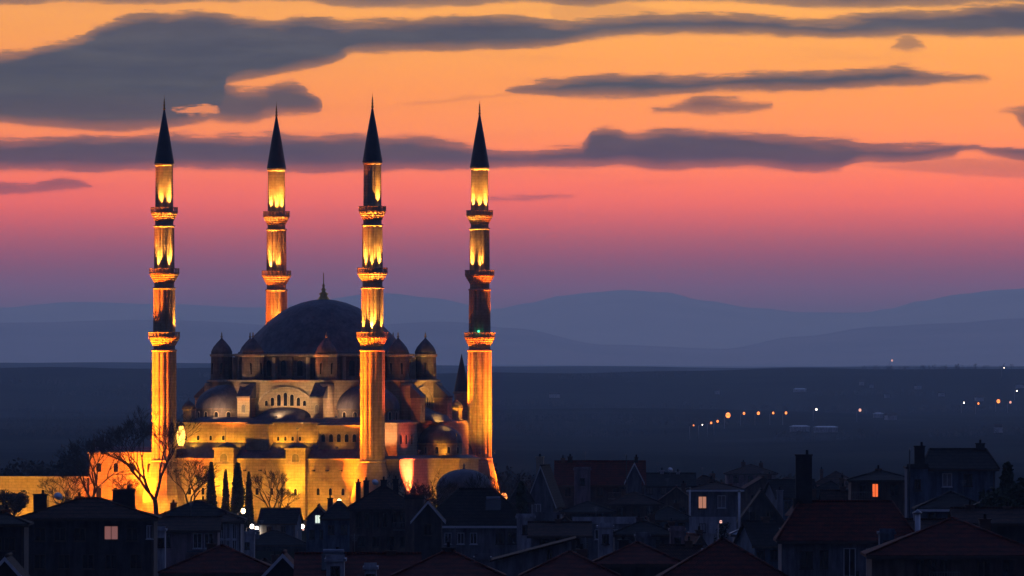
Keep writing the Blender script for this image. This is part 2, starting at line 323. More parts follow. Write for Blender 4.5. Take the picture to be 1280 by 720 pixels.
def build_ground():
    ys = []; d = -500.0
    while d < 97000:
        ys.append(CY + d); d += 25 if d < 3000 else (60 if d < 6000 else (150 if d < 18000 else (500 if d < 30000 else 2500)))
    ys.append(CY + 97000)
    xs = [-8000, -6500, -5000, -4000, -3200] + [-2600 + 100*i for i in range(16)] + [-1000 + 40*i for i in range(20)] + [-200 + 12*i for i in range(42)] + [310 + 40*i for i in range(20)] + [1120 + 100*i for i in range(16)] + [3200, 4000, 5000, 6500, 8000]
    m = MB(); n = len(xs)
    vs = [(x, y, terrain(x, y)) for y in ys for x in xs]
    fs = [(j*n+i, j*n+i+1, (j+1)*n+i+1, (j+1)*n+i) for j in range(len(ys)-1) for i in range(n-1)]
    m.add(vs, fs, True)
    mt = bpy.data.materials.new('fields_and_earth'); mt.use_nodes = True; nt = mt.node_tree; b = nt.nodes['Principled BSDF']; b.inputs['Roughness'].default_value = 1; b.inputs['Specular IOR Level'].default_value = 0
    t = nt.nodes.new('ShaderNodeTexCoord')
    mp = nt.nodes.new('ShaderNodeMapping'); mp.inputs['Scale'].default_value = (1/130, 1/520, 0); mp.inputs['Rotation'].default_value = (0,0,.12); nt.links.new(t.outputs['Object'], mp.inputs[0])
    vo = nt.nodes.new('ShaderNodeTexVoronoi'); vo.inputs['Scale'].default_value = 1; nt.links.new(mp.outputs[0], vo.inputs['Vector'])
    mp2 = nt.nodes.new('ShaderNodeMapping'); mp2.inputs['Scale'].default_value = (1/420, 1/760, 0); nt.links.new(t.outputs['Object'], mp2.inputs[0])
    ns = nt.nodes.new('ShaderNodeTexNoise'); ns.inputs['Scale'].default_value = 1; ns.inputs['Detail'].default_value = 7; nt.links.new(mp2.outputs[0], ns.inputs['Vector'])
    sp = nt.nodes.new('ShaderNodeSeparateColor'); nt.links.new(vo.outputs['Color'], sp.inputs[0])
    r = nt.nodes.new('ShaderNodeValToRGB'); els = r.color_ramp.elements
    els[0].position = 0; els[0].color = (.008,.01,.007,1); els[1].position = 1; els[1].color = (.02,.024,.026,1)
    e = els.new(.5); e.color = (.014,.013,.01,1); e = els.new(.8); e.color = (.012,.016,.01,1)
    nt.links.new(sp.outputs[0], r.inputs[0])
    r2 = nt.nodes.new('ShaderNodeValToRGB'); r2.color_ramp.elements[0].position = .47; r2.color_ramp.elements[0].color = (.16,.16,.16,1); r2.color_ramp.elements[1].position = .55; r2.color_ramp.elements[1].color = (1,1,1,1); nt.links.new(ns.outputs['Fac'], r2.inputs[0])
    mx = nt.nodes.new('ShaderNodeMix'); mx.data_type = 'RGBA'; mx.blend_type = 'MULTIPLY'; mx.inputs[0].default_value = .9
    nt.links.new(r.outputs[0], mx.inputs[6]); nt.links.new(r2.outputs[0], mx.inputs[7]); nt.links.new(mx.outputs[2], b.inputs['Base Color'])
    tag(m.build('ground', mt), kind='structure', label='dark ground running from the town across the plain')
build_ground()

# far mountains
def ridge(name, prof, d0, half, amp, seed, mat):
    xs = [-900 + 14*i for i in range(230)]; m = MB(); rows = 15; vs = []
    for j in range(rows):
        k = j/(rows-1)*2 - 1; y = CY + d0 + k*half
        for px in xs:
            x = CX + (px-640)*d0/F
            top = EYE + (HOR - lerp_tab(prof, px)) * d0 / F
            h = -40 + (top+40) * (cos(k*pi/2)**1.3 if abs(k) < 1 else 0)
            h += amp * noise.fractal(Vector((x/900, y/1500, seed)), 1, 2, 4) * (1-abs(k)) * (1 if abs(k) > .01 else .45)
            vs.append((x, y, h))
    n = len(xs); m.add(vs, [(j*n+i, j*n+i+1, (j+1)*n+i+1, (j+1)*n+i) for j in range(rows-1) for i in range(n-1)], True)
    return tag(m.build(name, mat), kind='structure')
MT['hill_m'] = material('bare_mountain', (.4,.27,.22), (.25,.17,.14), .0009, 1.0, spec=0.0)
ridge('mountains', [(-900,395),(0,384),(90,377),(200,380),(330,384),(480,366),(540,372),(620,386),(660,379),(700,370),(740,366),(780,363),(830,366),(880,376),(940,384),(1000,390),(1080,391),(1110,386),(1150,376),(1200,368),(1250,363),(1290,361),(1500,372),(2300,380)], 88000, 7000, 26, 1.7, 'hill_m')
ridge('hills', [(-900,430),(0,404),(200,400),(420,410),(560,402),(640,410),(760,432),(900,436),(1000,420),(1100,408),(1180,404),(1290,398),(1500,400),(2300,430)], 60000, 5000, 20, 4.1, 'hill_m')

# ------------------------------------------------------------------ haze
def build_haze():
    m = MB(); m.box(-8200, 8200, CY - 700, CY + HAZE_FAR, -90, HAZE_TOP)
    mt = bpy.data.materials.new('evening_air'); mt.use_nodes = True; nt = mt.node_tree; nt.nodes.clear()
    o = nt.nodes.new('ShaderNodeOutputMaterial'); v = nt.nodes.new('ShaderNodeVolumePrincipled')
    v.inputs['Color'].default_value = (*HAZE_C, 1); v.inputs['Absorption Color'].default_value = (1,1,1,1); v.inputs['Density'].default_value = HAZE_D; v.inputs['Anisotropy'].default_value = .6
    nt.links.new(v.outputs[0], o.inputs['Volume'])
    tag(m.build('haze', mt), 'thin blue evening haze over the plain', kind='stuff')
build_haze()

# ------------------------------------------------------------------ lamps
def flood(label, loc, aim, power, col, ang=60, group=None, size=.35, blend=.7, lens='g_sodium', soft=.15, name='floodlight', cat='floodlight', pole=0.0):
    loc = Vector(loc); aim = Vector(aim); q = (aim-loc).to_track_quat('-Z', 'Y')
    t = empty(name, loc - Vector((0,0,size*.9))); tag(t, label, cat, group)
    m = MB(); m.tube((0,0,0), (0,0,size*.7), size*.12, size*.12, 6); m.box(-size*.35, size*.35, -size*.25, size*.25, -pole, .06-pole); m.tube((0,0,-pole), (0,0,.01), size*.12, size*.12, 6); m.build('bracket', 'steel', t)
    h = MB(); s = size
    pts = [(-.5,-.35,.1),(.5,-.35,.1),(.5,.35,.1),(-.5,.35,.1),(-.3,-.22,.5),(.3,-.22,.5),(.3,.22,.5),(-.3,.22,.5)]
    vs = [q @ Vector((a*s, b*s, c*s)) + Vector((0,0,size*.9)) for a,b,c in pts]
    h.add(vs, [(0,3,2,1),(4,5,6,7),(0,1,5,4),(1,2,6,5),(2,3,7,6),(3,0,4,7)]); hd = h.build('housing', 'steel', t)
    g = MB(); vs = [q @ Vector((a*s*.9, b*s*.9, .08*s)) + Vector((0,0,size*.9)) for a,b in ((-.5,-.35),(.5,-.35),(.5,.35),(-.5,.35))]
    g.add(vs, [(0,3,2,1)]); g.build('lens', lens, hd)
    ld = bpy.data.lights.new('floodlight_lamp', 'SPOT'); ld.energy = power; ld.color = col; ld.spot_size = R(ang); ld.spot_blend = blend; ld.shadow_soft_size = soft
    lo = bpy.data.objects.new('floodlight_lamp', ld); C.objects.link(lo); lo.parent = t; lo.location = (0,0,size*.9); lo.rotation_euler = q.to_euler()
    return t

# ------------------------------------------------------------------ the mosque
TH = R(19.9)
def ML(x, y, z): return Vector((x*cos(TH) + y*sin(TH), -x*sin(TH) + y*cos(TH), z))
WCOL = (1, .42, .03); OCOL = (1, .18, .005); YCOL = (1, .44, .02); RCOL = (1, .13, .04)

def arch_poly(w, h, n=8):    # pointed arch, foot centre at 0,0 as (x,z)
    pts = [(-w/2, 0), (w/2, 0), (w/2, h - w*.6)]
    for i in range(1, n):
        a = i/n*pi; pts.append((w/2*cos(a), h - w*.6 + w*.6*sin(a)**.8))
    pts.append((-w/2, h - w*.6)); return pts
def arch_window(parent, pos, ang, w, h, frame='stone_trim', pane='glass', fw=.16):
    """pos = foot centre on the wall face, ang = direction of the outward normal"""
    q = Matrix.Rotation(ang + pi/2, 3, 'Z'); pos = Vector(pos)
    def tr(pts): return [q @ Vector(p) + pos for p in pts]
    outer = arch_poly(w + 2*fw, h + fw*1.3); inner = arch_poly(w, h)
    n = len(outer); m = MB()
    o = [(x, -.09, z - fw*.4) for x, z in outer]; i_ = [(x, -.09, z) for x, z in inner]
    ob = [(x, .04, z - fw*.4) for x, z in outer]; ib = [(x, .03, z) for x, z in inner]
    m.add(tr(o + i_ + ob + ib), [(k,(k+1)%n,n+(k+1)%n,n+k) for k in range(n)] + [(k,2*n+k,2*n+(k+1)%n,(k+1)%n) for k in range(n)] + [(n+k,n+(k+1)%n,3*n+(k+1)%n,3*n+k) for k in range(n)])
    wn = m.build('window', frame, parent)
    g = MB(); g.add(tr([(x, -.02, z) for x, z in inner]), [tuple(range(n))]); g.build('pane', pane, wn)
    return wn

def build_mosque():
    root = empty('mosque', (0,0,0), -TH)
    tag(root, 'floodlit yellow stone mosque with a great lead dome standing between four minarets', 'mosque')
    # lower hall with the mihrab wing
    m = MB(); m.box(-21.5, 21, -30, 30, -4, 10.5); m.box(21, 26.3, -28, -5.5, -4, 10.45); m.box(21, 30.2, -5.5, 5.5, -4, 10.4)
    lower = m.build('lower_hall', 'stone', root)
    m = MB()
    for x0,x1,y0,y1,z in ((-21.8,21.3,-30.35,30.35,10.5),(21.3,26.6,-28.3,-5.8,10.45),(21.3,30.5,-5.8,5.8,10.4)):
        m.box(x0,x1,y0,y1,z,z+.32)
    m.box(-21.6,21.1,-30.12,-30,6.6,6.82); m.box(-21.6,21.1,-30.16,-30,-.4,0)
    m.build('cornice', 'stone_trim', lower)
    # lead roofs of the lower hall
    m = MB(); z0 = 10.82
    m.add([(-21.7,-30.2,z0),(21.2,-30.2,z0),(21.2,30.2,z0),(-21.7,30.2,z0),(-20,-25.9,13.9),(20,-25.9,13.9),(20,25.9,13.9),(-20,25.9,13.9)],
          [(0,3,2,1),(4,5,6,7),(0,1,5,4),(1,2,6,5),(2,3,7,6),(3,0,4,7)])
    m.box(21.2,26.5,-28.2,-5.7,10.77,11.3,(0,1,1,0)); m.box(21.2,30.4,-5.7,5.7,10.72,11.3,(0,1,1,1))
    for x in range(-20, 21, 2): m.add([(x-.07,-30.1,z0+.02),(x+.07,-30.1,z0+.02),(x+.07,-26,13.98),(x-.07,-26,13.98)], [(0,1,2,3)])   # rolled seams
    m.build('lower_roof', 'lead', root)
    # two stair towers on the front
    for x in (-8.6, 6.2):
        m = MB(); m.box(x-2, x+2, -31.3, -28.2, -4, 12.5); tw = m.build('stair_tower', 'stone', root)
        m = MB(); m.box(x-2.25, x+2.25, -31.6, -27.9, 12.5, 12.85); m.box(x-2.1,x+2.1,-31.42,-31.3,9.6,9.8); m.build('cornice', 'stone_trim', tw)
        m = MB(); m.lathe([(1.9,12.85),(1.75,13.2),(.9,13.7),(0,13.9)], 12, x, -29.7); m.build('cap', 'lead', tw)
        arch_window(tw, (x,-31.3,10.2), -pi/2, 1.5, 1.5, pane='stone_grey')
        arch_window(tw, (x,-31.3,3.7), -pi/2, .6, 1.3)
    # windows of the front wall
    for x in (-19,-16.2,-13.4,-5,-2.2,.8,2.9,10.4,12.9,15.5,18.4):
        arch_window(lower, (x,-30,3.8), -pi/2, .6, 1.3)
    for x in (-18,-14,-11.6,-4.6,-1.4,9.6,12.4,15.2):
        m = MB(); m.box(x-.18,x+.18,-31.1,-30,8.4,8.62,(0,0,0,0)); m.build('water_spout', 'lead', lower)
    for y in (-25,-20,-15,-10): arch_window(lower, (26.3,y,3.8), 0, .7, 1.6)
    for y in (-3.2,0,3.2): arch_window(lower, (30.2,y,3.8), 0, .7, 1.8)
    arch_window(lower, (28.3,-5.5,4.5), -pi/2, .8, 2)
    # blind arches along the foot of the front wall
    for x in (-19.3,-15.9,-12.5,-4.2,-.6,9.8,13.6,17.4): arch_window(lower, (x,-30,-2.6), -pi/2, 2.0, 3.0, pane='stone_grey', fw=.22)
    # middle tier
    m = MB(); m.box(-20,20,-26,26,13.2,17.45); m.box(20,22.8,-20,-9,11.2,17.4); m.box(20,22.8,5,20,11.2,17.4)
    m.box(-20.8,-20,-24,24,13.3,17.4)
    m.box(-5.2,-.5,-28.3,-26,12.4,17.2); m.box(9.5,18,-27.8,-26,12.4,17.0); mid = m.build('middle_tier', 'stone', root)
    m = MB(); m.box(-20.3,20.3,-26.3,26.3,17.45,17.75); m.box(20.3,23.1,-20.3,-8.7,17.4,17.7); m.box(-5.5,-.2,-28.6,-26.3,17.2,17.45); m.box(9.2,18.3,-28.1,-26.3,17,17.25)
    m.build('cornice', 'stone_trim', mid)
    for i in range(5): arch_window(mid, (10.6+i*1.6,-27.8,14.0), -pi/2, .8, 1.5)
    for i in range(4): arch_window(mid, (-18.6+i*2.6,-26,14.25), -pi/2, .5, .9)
    for i in range(4): arch_window(mid, (.6+i*1.5,-26,14.2), -pi/2, .5, .8)
    for y in (-18,-15,-12): arch_window(mid, (22.8,y,13.5), 0, .8, 1.8)
    # lead roof stepping from the middle tier up to the octagon
    m = MB(); m.box(-20.2,20.2,-26.2,26.2,17.75,18.7,(3.5,3.5,3.5,3.5)); m.box(20.2,23,-20.2,-8.8,17.7,18.2,(0,1.5,1,0))
    m.box(-5.4,-.3,-28.5,-26.4,17.45,17.8,(.4,.4,1,0)); m.box(9.3,18.2,-28,-26.4,17.25,17.6,(.4,.4,1,0))
    m.build('middle_roof', 'lead', root)
    # small domed caps at the corners of the tier
    for x, y in ((-18.6,-24.4),(19.2,-22.3),(18.6,24.4),(-18.6,24.4)):
        m = MB(); m.lathe([(1.25,17.7),(1.25,20.0),(1.45,20.1),(1.45,20.3)], 8, x, y, smooth=False); tr = m.build('corner_turret', 'stone_trim', root)
        m = MB(); m.lathe([(1.4,20.3),(1.25,20.9),(.7,21.5),(.12,21.9),(.05,22.5)], 12, x, y); m.build('cap', 'lead', tr)
    # octagon
    OV = [R(22.5+45*k) for k in range(8)]
    ro = 22.3
    poly = [(ro*cos(a), ro*sin(a)) for a in OV]
    m = MB(); m.prism(poly, 17.3, 25.5); octo = m.build('octagon', 'stone', root)
    m = MB(); m.prism([(x*1.022, y*1.022) for x, y in poly], 25.5, 25.85); m.build('cornice', 'stone_trim', octo)
    m = MB(); m.prism([(x*1.0, y*1.0) for x, y in poly], 25.85, 26.0); m.build('ledge_roof', 'lead', octo)
    ap = ro*cos(R(22.5))
    for k in range(4):           # the four great arches
        a = -pi/2 + k*pi/2; c, s_ = cos(a), sin(a); tx, ty = -s_, c
        for i, (dx_, w, h, zf) in enumerate([(0,.75,2.5,20.9),(1.35,.75,2.2,20.9),(-1.35,.75,2.2,20.9),(2.7,.7,1.6,20.9),(-2.7,.7,1.6,20.9),(3.95,.6,1.0,20.9),(-3.95,.6,1.0,20.9)]):
            arch_window(octo, (ap*c + dx_*tx, ap*s_ + dx_*ty, zf), a, w, h)
        # arch moulding over the windows
        mm = MB(); n = 18; vs = []
        for rr, off in ((5.6,.03),(5.6,.3),(6.0,.3),(6.0,.03)):
            for i in range(n+1):
                t = pi*i/n; h_ = rr*cos(t); z_ = 20.3 + rr*.72*sin(t)
                vs.append(((ap+off)*c + h_*tx, (ap+off)*s_ + h_*ty, z_))
        q = n+1; mm.add(vs, [(j*q+i, j*q+i+1, ((j+1)%4)*q+i+1, ((j+1)%4)*q+i) for j in range(4) for i in range(n)]); mm.build('arch_moulding', 'stone_trim', octo)
        # lead roof curving down in front of the arch
        mm = MB(); vs = []; n = 16
        for i in range(n+1):
            t = pi*i/n; h_ = 5.3*cos(t)
            vs.append((ap*c*.999 + h_*tx, ap*s_*.999 + h_*ty, 18.1 + 2.55*sin(t)**.7))
            vs.append(((ap+3.6)*c + h_*tx*1.02, (ap+3.6)*s_ + h_*ty*1.02, 18.0 + 1.2*sin(t)**.7))
            vs.append(((ap+4.3)*c + h_*tx*1.02, (ap+4.3)*s_ + h_*ty*1.02, 17.76))
        mm.add(vs, [(3*i+j, 3*i+3+j, 3*i+4+j, 3*i+1+j) for i in range(n) for j in (0,1)], True); mm.build('arch_roof', 'lead', root)
        # the stepped buttresses either side of the arch: block, sloping lead back
        for sg in (-1, 1):
            b0 = 7.6*sg; uy = (tx, ty)
            cc = ((ap+1.35)*c + b0*tx, (ap+1.35)*s_ + b0*ty)
            mm = MB(); mm.rbox(cc, uy, 1.3, 1.5, 17.6, 22.4); bt = mm.build('buttress', 'stone', root)
            mm = MB()
            def W(al, h_, z): return ((ap+al)*c + h_*tx, (ap+al)*s_ + h_*ty, z)
            h0, h1 = b0-1.45, b0+1.45
            vs = [W(-.2,h0,22.4),W(3.05,h0,22.4),W(3.05,h1,22.4),W(-.2,h1,22.4),W(-.2,h0,25.4),W(.15,h0,25.4),W(3.05,h0,22.7),W(-.2,h1,25.4),W(.15,h1,25.4),W(3.05,h1,22.7)]
            mm.add(vs, [(0,1,2,3),(0,4,5,6,1),(3,2,9,8,7),(1,6,9,2),(6,5,8,9),(5,4,7,8),(0,3,7,4)]); mm.build('sloping_roof', 'lead', bt)
            arch_window(bt, (cc[0]+1.5*c, cc[1]+1.5*s_, 19.6), a, .7, 1.5, pane='stone_grey')
            # round pier between arch and diagonal half dome
            aa = a + sg*R(22.5); mm = MB(); mm.lathe([(1.5,17.5),(1.5,24.6),(1.35,25.3)], 14, (ro-.5)*cos(aa), (ro-.5)*sin(aa)); mm.build('pier', 'stone', root)
    for k in range(4):           # the half domes on the diagonals
        a = -pi/4 + k*pi/2; ccx, ccy = (ap-.4)*cos(a), (ap-.4)*sin(a); n = 28
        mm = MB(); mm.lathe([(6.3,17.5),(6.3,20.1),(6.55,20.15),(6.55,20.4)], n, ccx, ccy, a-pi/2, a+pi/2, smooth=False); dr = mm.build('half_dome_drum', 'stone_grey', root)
        mm = MB(); mm.lathe([(6.5*cos(t), 20.4+4.6*sin(t)) for t in [pi/2*i/10 for i in range(11)]], n, ccx, ccy, a-pi/2, a+pi/2); mm.build('half_dome', 'lead', root)
        for i in range(7):
            t = a + R(-66+22*i); arch_window(dr, (ccx+6.31*cos(t), ccy+6.31*sin(t), 18.2), t, .75, 1.5)
    # drum
    rd = 17.3
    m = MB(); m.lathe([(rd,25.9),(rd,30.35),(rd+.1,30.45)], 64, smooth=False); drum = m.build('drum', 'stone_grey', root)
    m = MB(); m.lathe([(rd,30.45),(rd+.55,30.5),(rd+.6,30.9),(rd,31.0)], 64, cap=False); m.build('cornice', 'stone_trim', drum)
    for i in range(32):
        a = 2*pi*(i+.5)/32
        arch_window(drum, (rd*cos(a), rd*sin(a), 26.7), a, 1.15, 3.0, frame='stone_grey')
    for i in range(32):
        a = 2*pi*i/32
        mm = MB(); mm.rbox(((rd+.35)*cos(a), (rd+.35)*sin(a)), (-sin(a), cos(a)), .35, .5, 25.9, 30.3); mm.build('buttress_fin', 'stone_trim' if i % 2 else 'stone_grey', drum)
    # dome with faint seams
    dp = [(0,0),(.35,2.4),(.8,4.3),(1.7,6.6),(3.05,8.85),(4.9,11.1),(7.2,13.45),(9.0,14.95),(10.2,15.7)]
    prof = [(16.7,30.95),(16.5,31.3)] + [(w_, 41.75-h_) for h_, w_ in reversed(dp)]
    m = MB(); m.lathe(prof, 192, mod=lambda i, z: 1.009 if i % 4 == 0 else 1.0); dome = m.build('dome', 'lead', root)
    m = MB(); m.lathe([(1.3,41.1),(1.25,41.6),(.7,42.3),(.95,42.7),(.35,43.1),(.5,43.5),(.2,43.9),(.3,44.3),(.1,44.7),(.09,46.6),(0,46.9)], 16); m.build('finial', 'gilt', dome)
    # eight weight turrets
    for k in range(8):
        a = OV[k]; x, y = 19.9*cos(a), 19.9*sin(a)
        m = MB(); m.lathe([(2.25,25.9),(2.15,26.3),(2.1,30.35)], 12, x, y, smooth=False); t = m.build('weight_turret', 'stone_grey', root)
        m = MB(); m.lathe([(2.1,30.35),(2.35,30.5),(2.35,30.85),(2.1,30.95)], 12, x, y, smooth=False); m.build('cornice', 'stone_trim', t)
        m = MB(); m.lathe([(2.1,30.95),(2.1,31.4),(1.7,32.25),(.9,33.2),(.25,33.85),(.12,34.1)], 24, x, y, mod=lambda i, z: 1.03 if i % 3 == 0 else .985); tr = m.build('turret_roof', 'lead', t)
        m = MB(); m.lathe([(.1,34.0),(.28,34.3),(.1,34.6),(.16,34.8),(.03,35.2),(0,35.3)], 8, x, y); m.build('finial', 'stone_trim', tr)
        for i in range(4):
            aa = a + R(-90+60*i); arch_window(t, (x+2.06*cos(aa), y+2.06*sin(aa), 27), aa, .6, 2.2, frame='stone_grey')
        # flying arch tying the turret back to the drum
        m = MB(); m.rbox((18.0*cos(a), 18.0*sin(a)), (cos(a), sin(a)), 1.3, .45, 28.6, 30.2); m.build('flying_buttress', 'stone_grey', root)
    # mihrab half dome on the right wing
    m = MB(); m.lathe([(4.2,10.9),(4.2,13.3),(4.4,13.35),(4.4,13.65)], 20, 24.6, -1.0, smooth=False); md = m.build('mihrab_drum', 'stone', root)
    for i in range(5):
        t = R(-110+32*i); arch_window(md, (24.6+4.17*cos(t), -1.0+4.17*sin(t), 11.6), t, .6, 1.3)
    m = MB(); m.lathe([(4.35*cos(t), 13.65+3.6*sin(t)) for t in [pi/2*i/8 for i in range(9)]], 32, 24.6, -1.0); m.build('mihrab_half_dome', 'lead', root)
    # glowing body added in place of the floodlit recess beside the left minaret
    m = MB(); m.lathe([(.95,12.6),(.95,13.2)], 10, -18.4, -29.0, smooth=False); lt = m.build('niche_glow_base', 'stone_trim', root)
    m = MB(); m.lathe([(.3,13.0),(.62,13.6),(.8,14.4),(.85,15.1),(.8,15.8),(.62,16.6),(.3,17.1)], 12, -18.4, -29.0); m.build('niche_glow_body', 'g_niche', lt)
    m = MB(); m.lathe([(.8,17.0),(.75,17.2),(.1,17.8)], 10, -18.4, -29.0, smooth=False); m.build('cap', 'lead', lt)
build_mosque()

# courtyard walls on the left
def build_court():
    root = empty('courtyard_wall', ML(-29.5,-30,0), -TH); tag(root, 'orange lit high courtyard wall left of the leftmost minaret', 'wall')
    m = MB(); m.box(-7.6,7.9,-.2,12,-4,11.6); w = m.build('wall', 'stone', root)
    m = MB(); m.box(-7.9,7.95,-.5,12.3,11.6,11.95); m.box(-7.7,7.9,-.32,-.2,7.2,7.4); m.build('cornice', 'stone_trim', w)
    m = MB(); m.box(-7.8,7.9,-.4,12.2,11.95,12.9,(.5,.5,2,2)); m.build('roof', 'lead', root)
    for x in (-5.5,-2,1.5,5): arch_window(w, (x,-.2,2.5), -pi/2, 1.1, 2.6)
    for x in (-5.5,-2,1.5,5): arch_window(w, (x,-.2,8.1), -pi/2, .9, 1.7)
    root = empty('precinct_wall', ML(-54,-31,0), -TH); tag(root, 'long low pale stone wall at the far left edge of the mosque', 'wall')
    m = MB(); m.box(-16.6,16.6,-.6,.6,-4.5,6.9); w = m.build('wall', 'stone', root)
    m = MB(); m.box(-16.8,16.8,-.9,.9,6.9,7.2); m.box(-16.7,16.6,-1.3,-.6,-4.4,-1.2); m.build('coping', 'stone_trim', w)
    for i in range(7):
        x = -14.5 + i*4.6; arch_window(w, (x,-.6,1.2), -pi/2, 1.4, 3.4, pane='stone_grey')
build_court()

# minarets
def flute(n, amp):
    return lambda i, z: 1.0 + amp*(abs(sin(pi*i*12/n))**.6 - .5)
def build_minaret():
    root = empty('minaret', (0,0,0))
    N = 96
    m = MB(); m.lathe([(4.3,-4),(4.2,3.6),(4.05,4.0),(2.75,9.4),(2.45,10.1)], 12, smooth=False); m.build('base', 'stone', root)
    def ring(z, r):
        mm = MB(); mm.lathe([(r,z-.22),(r+.22,z-.12),(r+.22,z+.12),(r,z+.22)], 48); return mm
    segs = [(10.1,2.28,31.6,2.22,.12),(31.6,2.1,32.6,2.1,.0),(34.3,2.06,43.6,2.0,.11),(43.6,1.9,44.8,1.9,0),(46.6,1.9,55.6,1.84,.11),(55.6,1.74,56.8,1.74,0),(58.4,1.72,67.4,1.66,.04)]
    for i in (0, 2, 4, 6):
        z0, r0, z1, r1, am = segs[i]; mm = MB(); nz = 6
        mm.lathe([(r0+(r1-r0)*k/nz, z0+(z1-z0)*k/nz) for k in range(nz+1)], N, mod=flute(N, am), smooth=False)
        sh = mm.build('shaft', 'stone', root)
        if i < 6: ring(z1, r1+.02).build('string_course', 'stone_trim', sh)
        else:
            q = MB(); q.lathe([(1.68,67.2),(1.82,67.35),(1.82,67.65),(1.75,67.7)], 48); q.build('string_course', 'stone_trim', sh)
    ring(10.3, 2.35).build('base_ring', 'stone_trim', root)
    for zb, rs, rb in ((34.2,2.1,3.0),(46.5,1.92,2.88),(58.3,1.76,2.6)):
        m = MB(); st_ = 4; prof = [(rs, zb-2.7),(rs, zb-1.75)]
        for k in range(st_):                      # stalactite corbelling
            r = rs + (rb-rs)*(k+.7)/st_; z = zb-1.75 + 1.7*k/st_; prof += [(r-.12, z+.1), (r, z+.18), (r, z+1.7/st_)]
        prof += [(rb+.08, zb-.04), (rb+.08, zb+.05)]
        m.lathe(prof, N, mod=lambda i, z, zb=zb: 1.0 + (.022 if (i//2) % 2 else -.022)*(1 if zb-1.7 < z < zb-.1 else 0), smooth=False)
        bal = m.build('balcony', 'stone', root)
        mm = MB()
        mm.lathe([(rb-.05,zb+.05),(rb+.03,zb+.05),(rb+.03,zb+.18),(rb-.05,zb+.18)], 48, cap=False)
        mm.lathe([(rb-.08,zb+.82),(rb+.06,zb+.82),(rb+.06,zb+1.0),(rb-.08,zb+1.0),(rb-.08,zb+.82)], 48, cap=False)
        for k in range(24):
            a = 2*pi*k/24; mm.rbox(((rb-.02)*cos(a), (rb-.02)*sin(a)), (-sin(a), cos(a)), .19, .05, zb+.18, zb+.82)
        mm.build('parapet', 'stone_trim', bal)
        q = MB(); q.box(-.42,.42,rs-.3,rs+.02,zb+.06,zb+1.9); q.build('balcony_door', 'glass', bal)
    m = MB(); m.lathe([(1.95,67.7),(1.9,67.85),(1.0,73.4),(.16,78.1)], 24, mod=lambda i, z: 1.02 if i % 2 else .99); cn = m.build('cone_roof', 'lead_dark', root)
    m = MB(); m.lathe([(.14,78.0),(.3,78.35),(.12,78.7),(.26,79.0),(.1,79.3),(.2,79.6),(.08,79.85),(.14,80.05),(.04,80.3),(.03,80.9),(0,81)], 10); m.build('finial', 'gilt', cn)
    return root
def copy_tree(o, parent=None):
    c = o.copy(); C.objects.link(c); c.parent = parent
    for ch in list(o.children): copy_tree(ch, c)
    return c
MP = {'C': (-21.5,-29.95), 'A': (21.5,-29.95), 'D': (-21.5,29.95), 'B': (21.5,29.95)}
MLAB = {'C': 'leftmost of the four floodlit stone minarets, behind the bare trees', 'D': 'minaret whose lower shaft is hidden behind the great dome',
        'A': 'nearest floodlit minaret, standing in front of the dome right side', 'B': 'rightmost of the four minarets, with a flaring foot and open sky beside it'}
MNAME = {'C': 'the leftmost minaret', 'D': 'the minaret behind the dome', 'A': 'the minaret in front of the dome', 'B': 'the rightmost minaret'}
proto = build_minaret(); first = True
for k in 'CABD':
    o = proto if first else copy_tree(proto); first = False
    o.location = ML(*MP[k], 0); o.rotation_euler = (0,0,-TH)
    tag(o, MLAB[k], 'minaret', 'four tall minarets of the mosque')
# uplights on the balconies: (sideways offset -1..1 as seen from the town, strength, colour)
TIER = {1: (35.1, 2.12, 'lowest'), 2: (47.4, 1.95, 'middle'), 3: (59.2, 1.78, 'top')}
UP = {'A': {1: [(-.8,1.0),(0,2.2),(.85,1.1)], 2: [(-.65,1.3),(.0,.7),(.7,1.3)], 3: [(.62,1.2)]},
      'B': {2: [(-.75,1.5),(.1,.7)], 3: [(-.75,1.3),(0,.8),(.7,1.5)]},
      'C': {1: [(.93,.8)], 2: [(-.5,1.4),(.55,1.5)], 3: [(-.3,1.0),(.55,1.3)]},
      'D': {1: [(.05,1.5)], 2: [(-.55,1.6),(.2,.6)], 3: [(-.6,1.1),(.1,1.0),(.65,1.4)]}}
def sidename(s, n): return 'left' if s < -.25 else ('right' if s > .35 else 'middle')
for k, tiers in UP.items():
    c = ML(*MP[k], 0)
    for t, ls in tiers.items():
        z, rs, tn = TIER[t]
        for s, pw in ls:
            a = -pi/2 + math.asin(max(-.98, min(.98, s)))
            loc = Vector((c.x + (rs+.42)*cos(a), c.y + (rs+.42)*sin(a), z))
            aim = Vector((c.x + (rs+.02)*cos(a), c.y + (rs+.02)*sin(a), z+5.0))
            flood('%s uplight on the %s balcony of %s' % (sidename(s, 0), tn, MNAME[k]), loc, aim, 17000*pw, (1,.41,.055), 46, 'uplights on the minaret balconies', .22, .9, soft=.1, lens='g_warm')
c = ML(*MP['B'], 0)
g = MB(); g.lathe([(.16,35.2),(.2,35.4),(.12,35.55)], 8, c.x-.2, c.y-2.6); g.tube((c.x-.2,c.y-2.6,34.3),(c.x-.2,c.y-2.6,35.2),.04,.04); tag(g.build('signal_lamp', 'g_green'), 'tiny green lamp on the lowest balcony of the rightmost minaret', 'lamp')

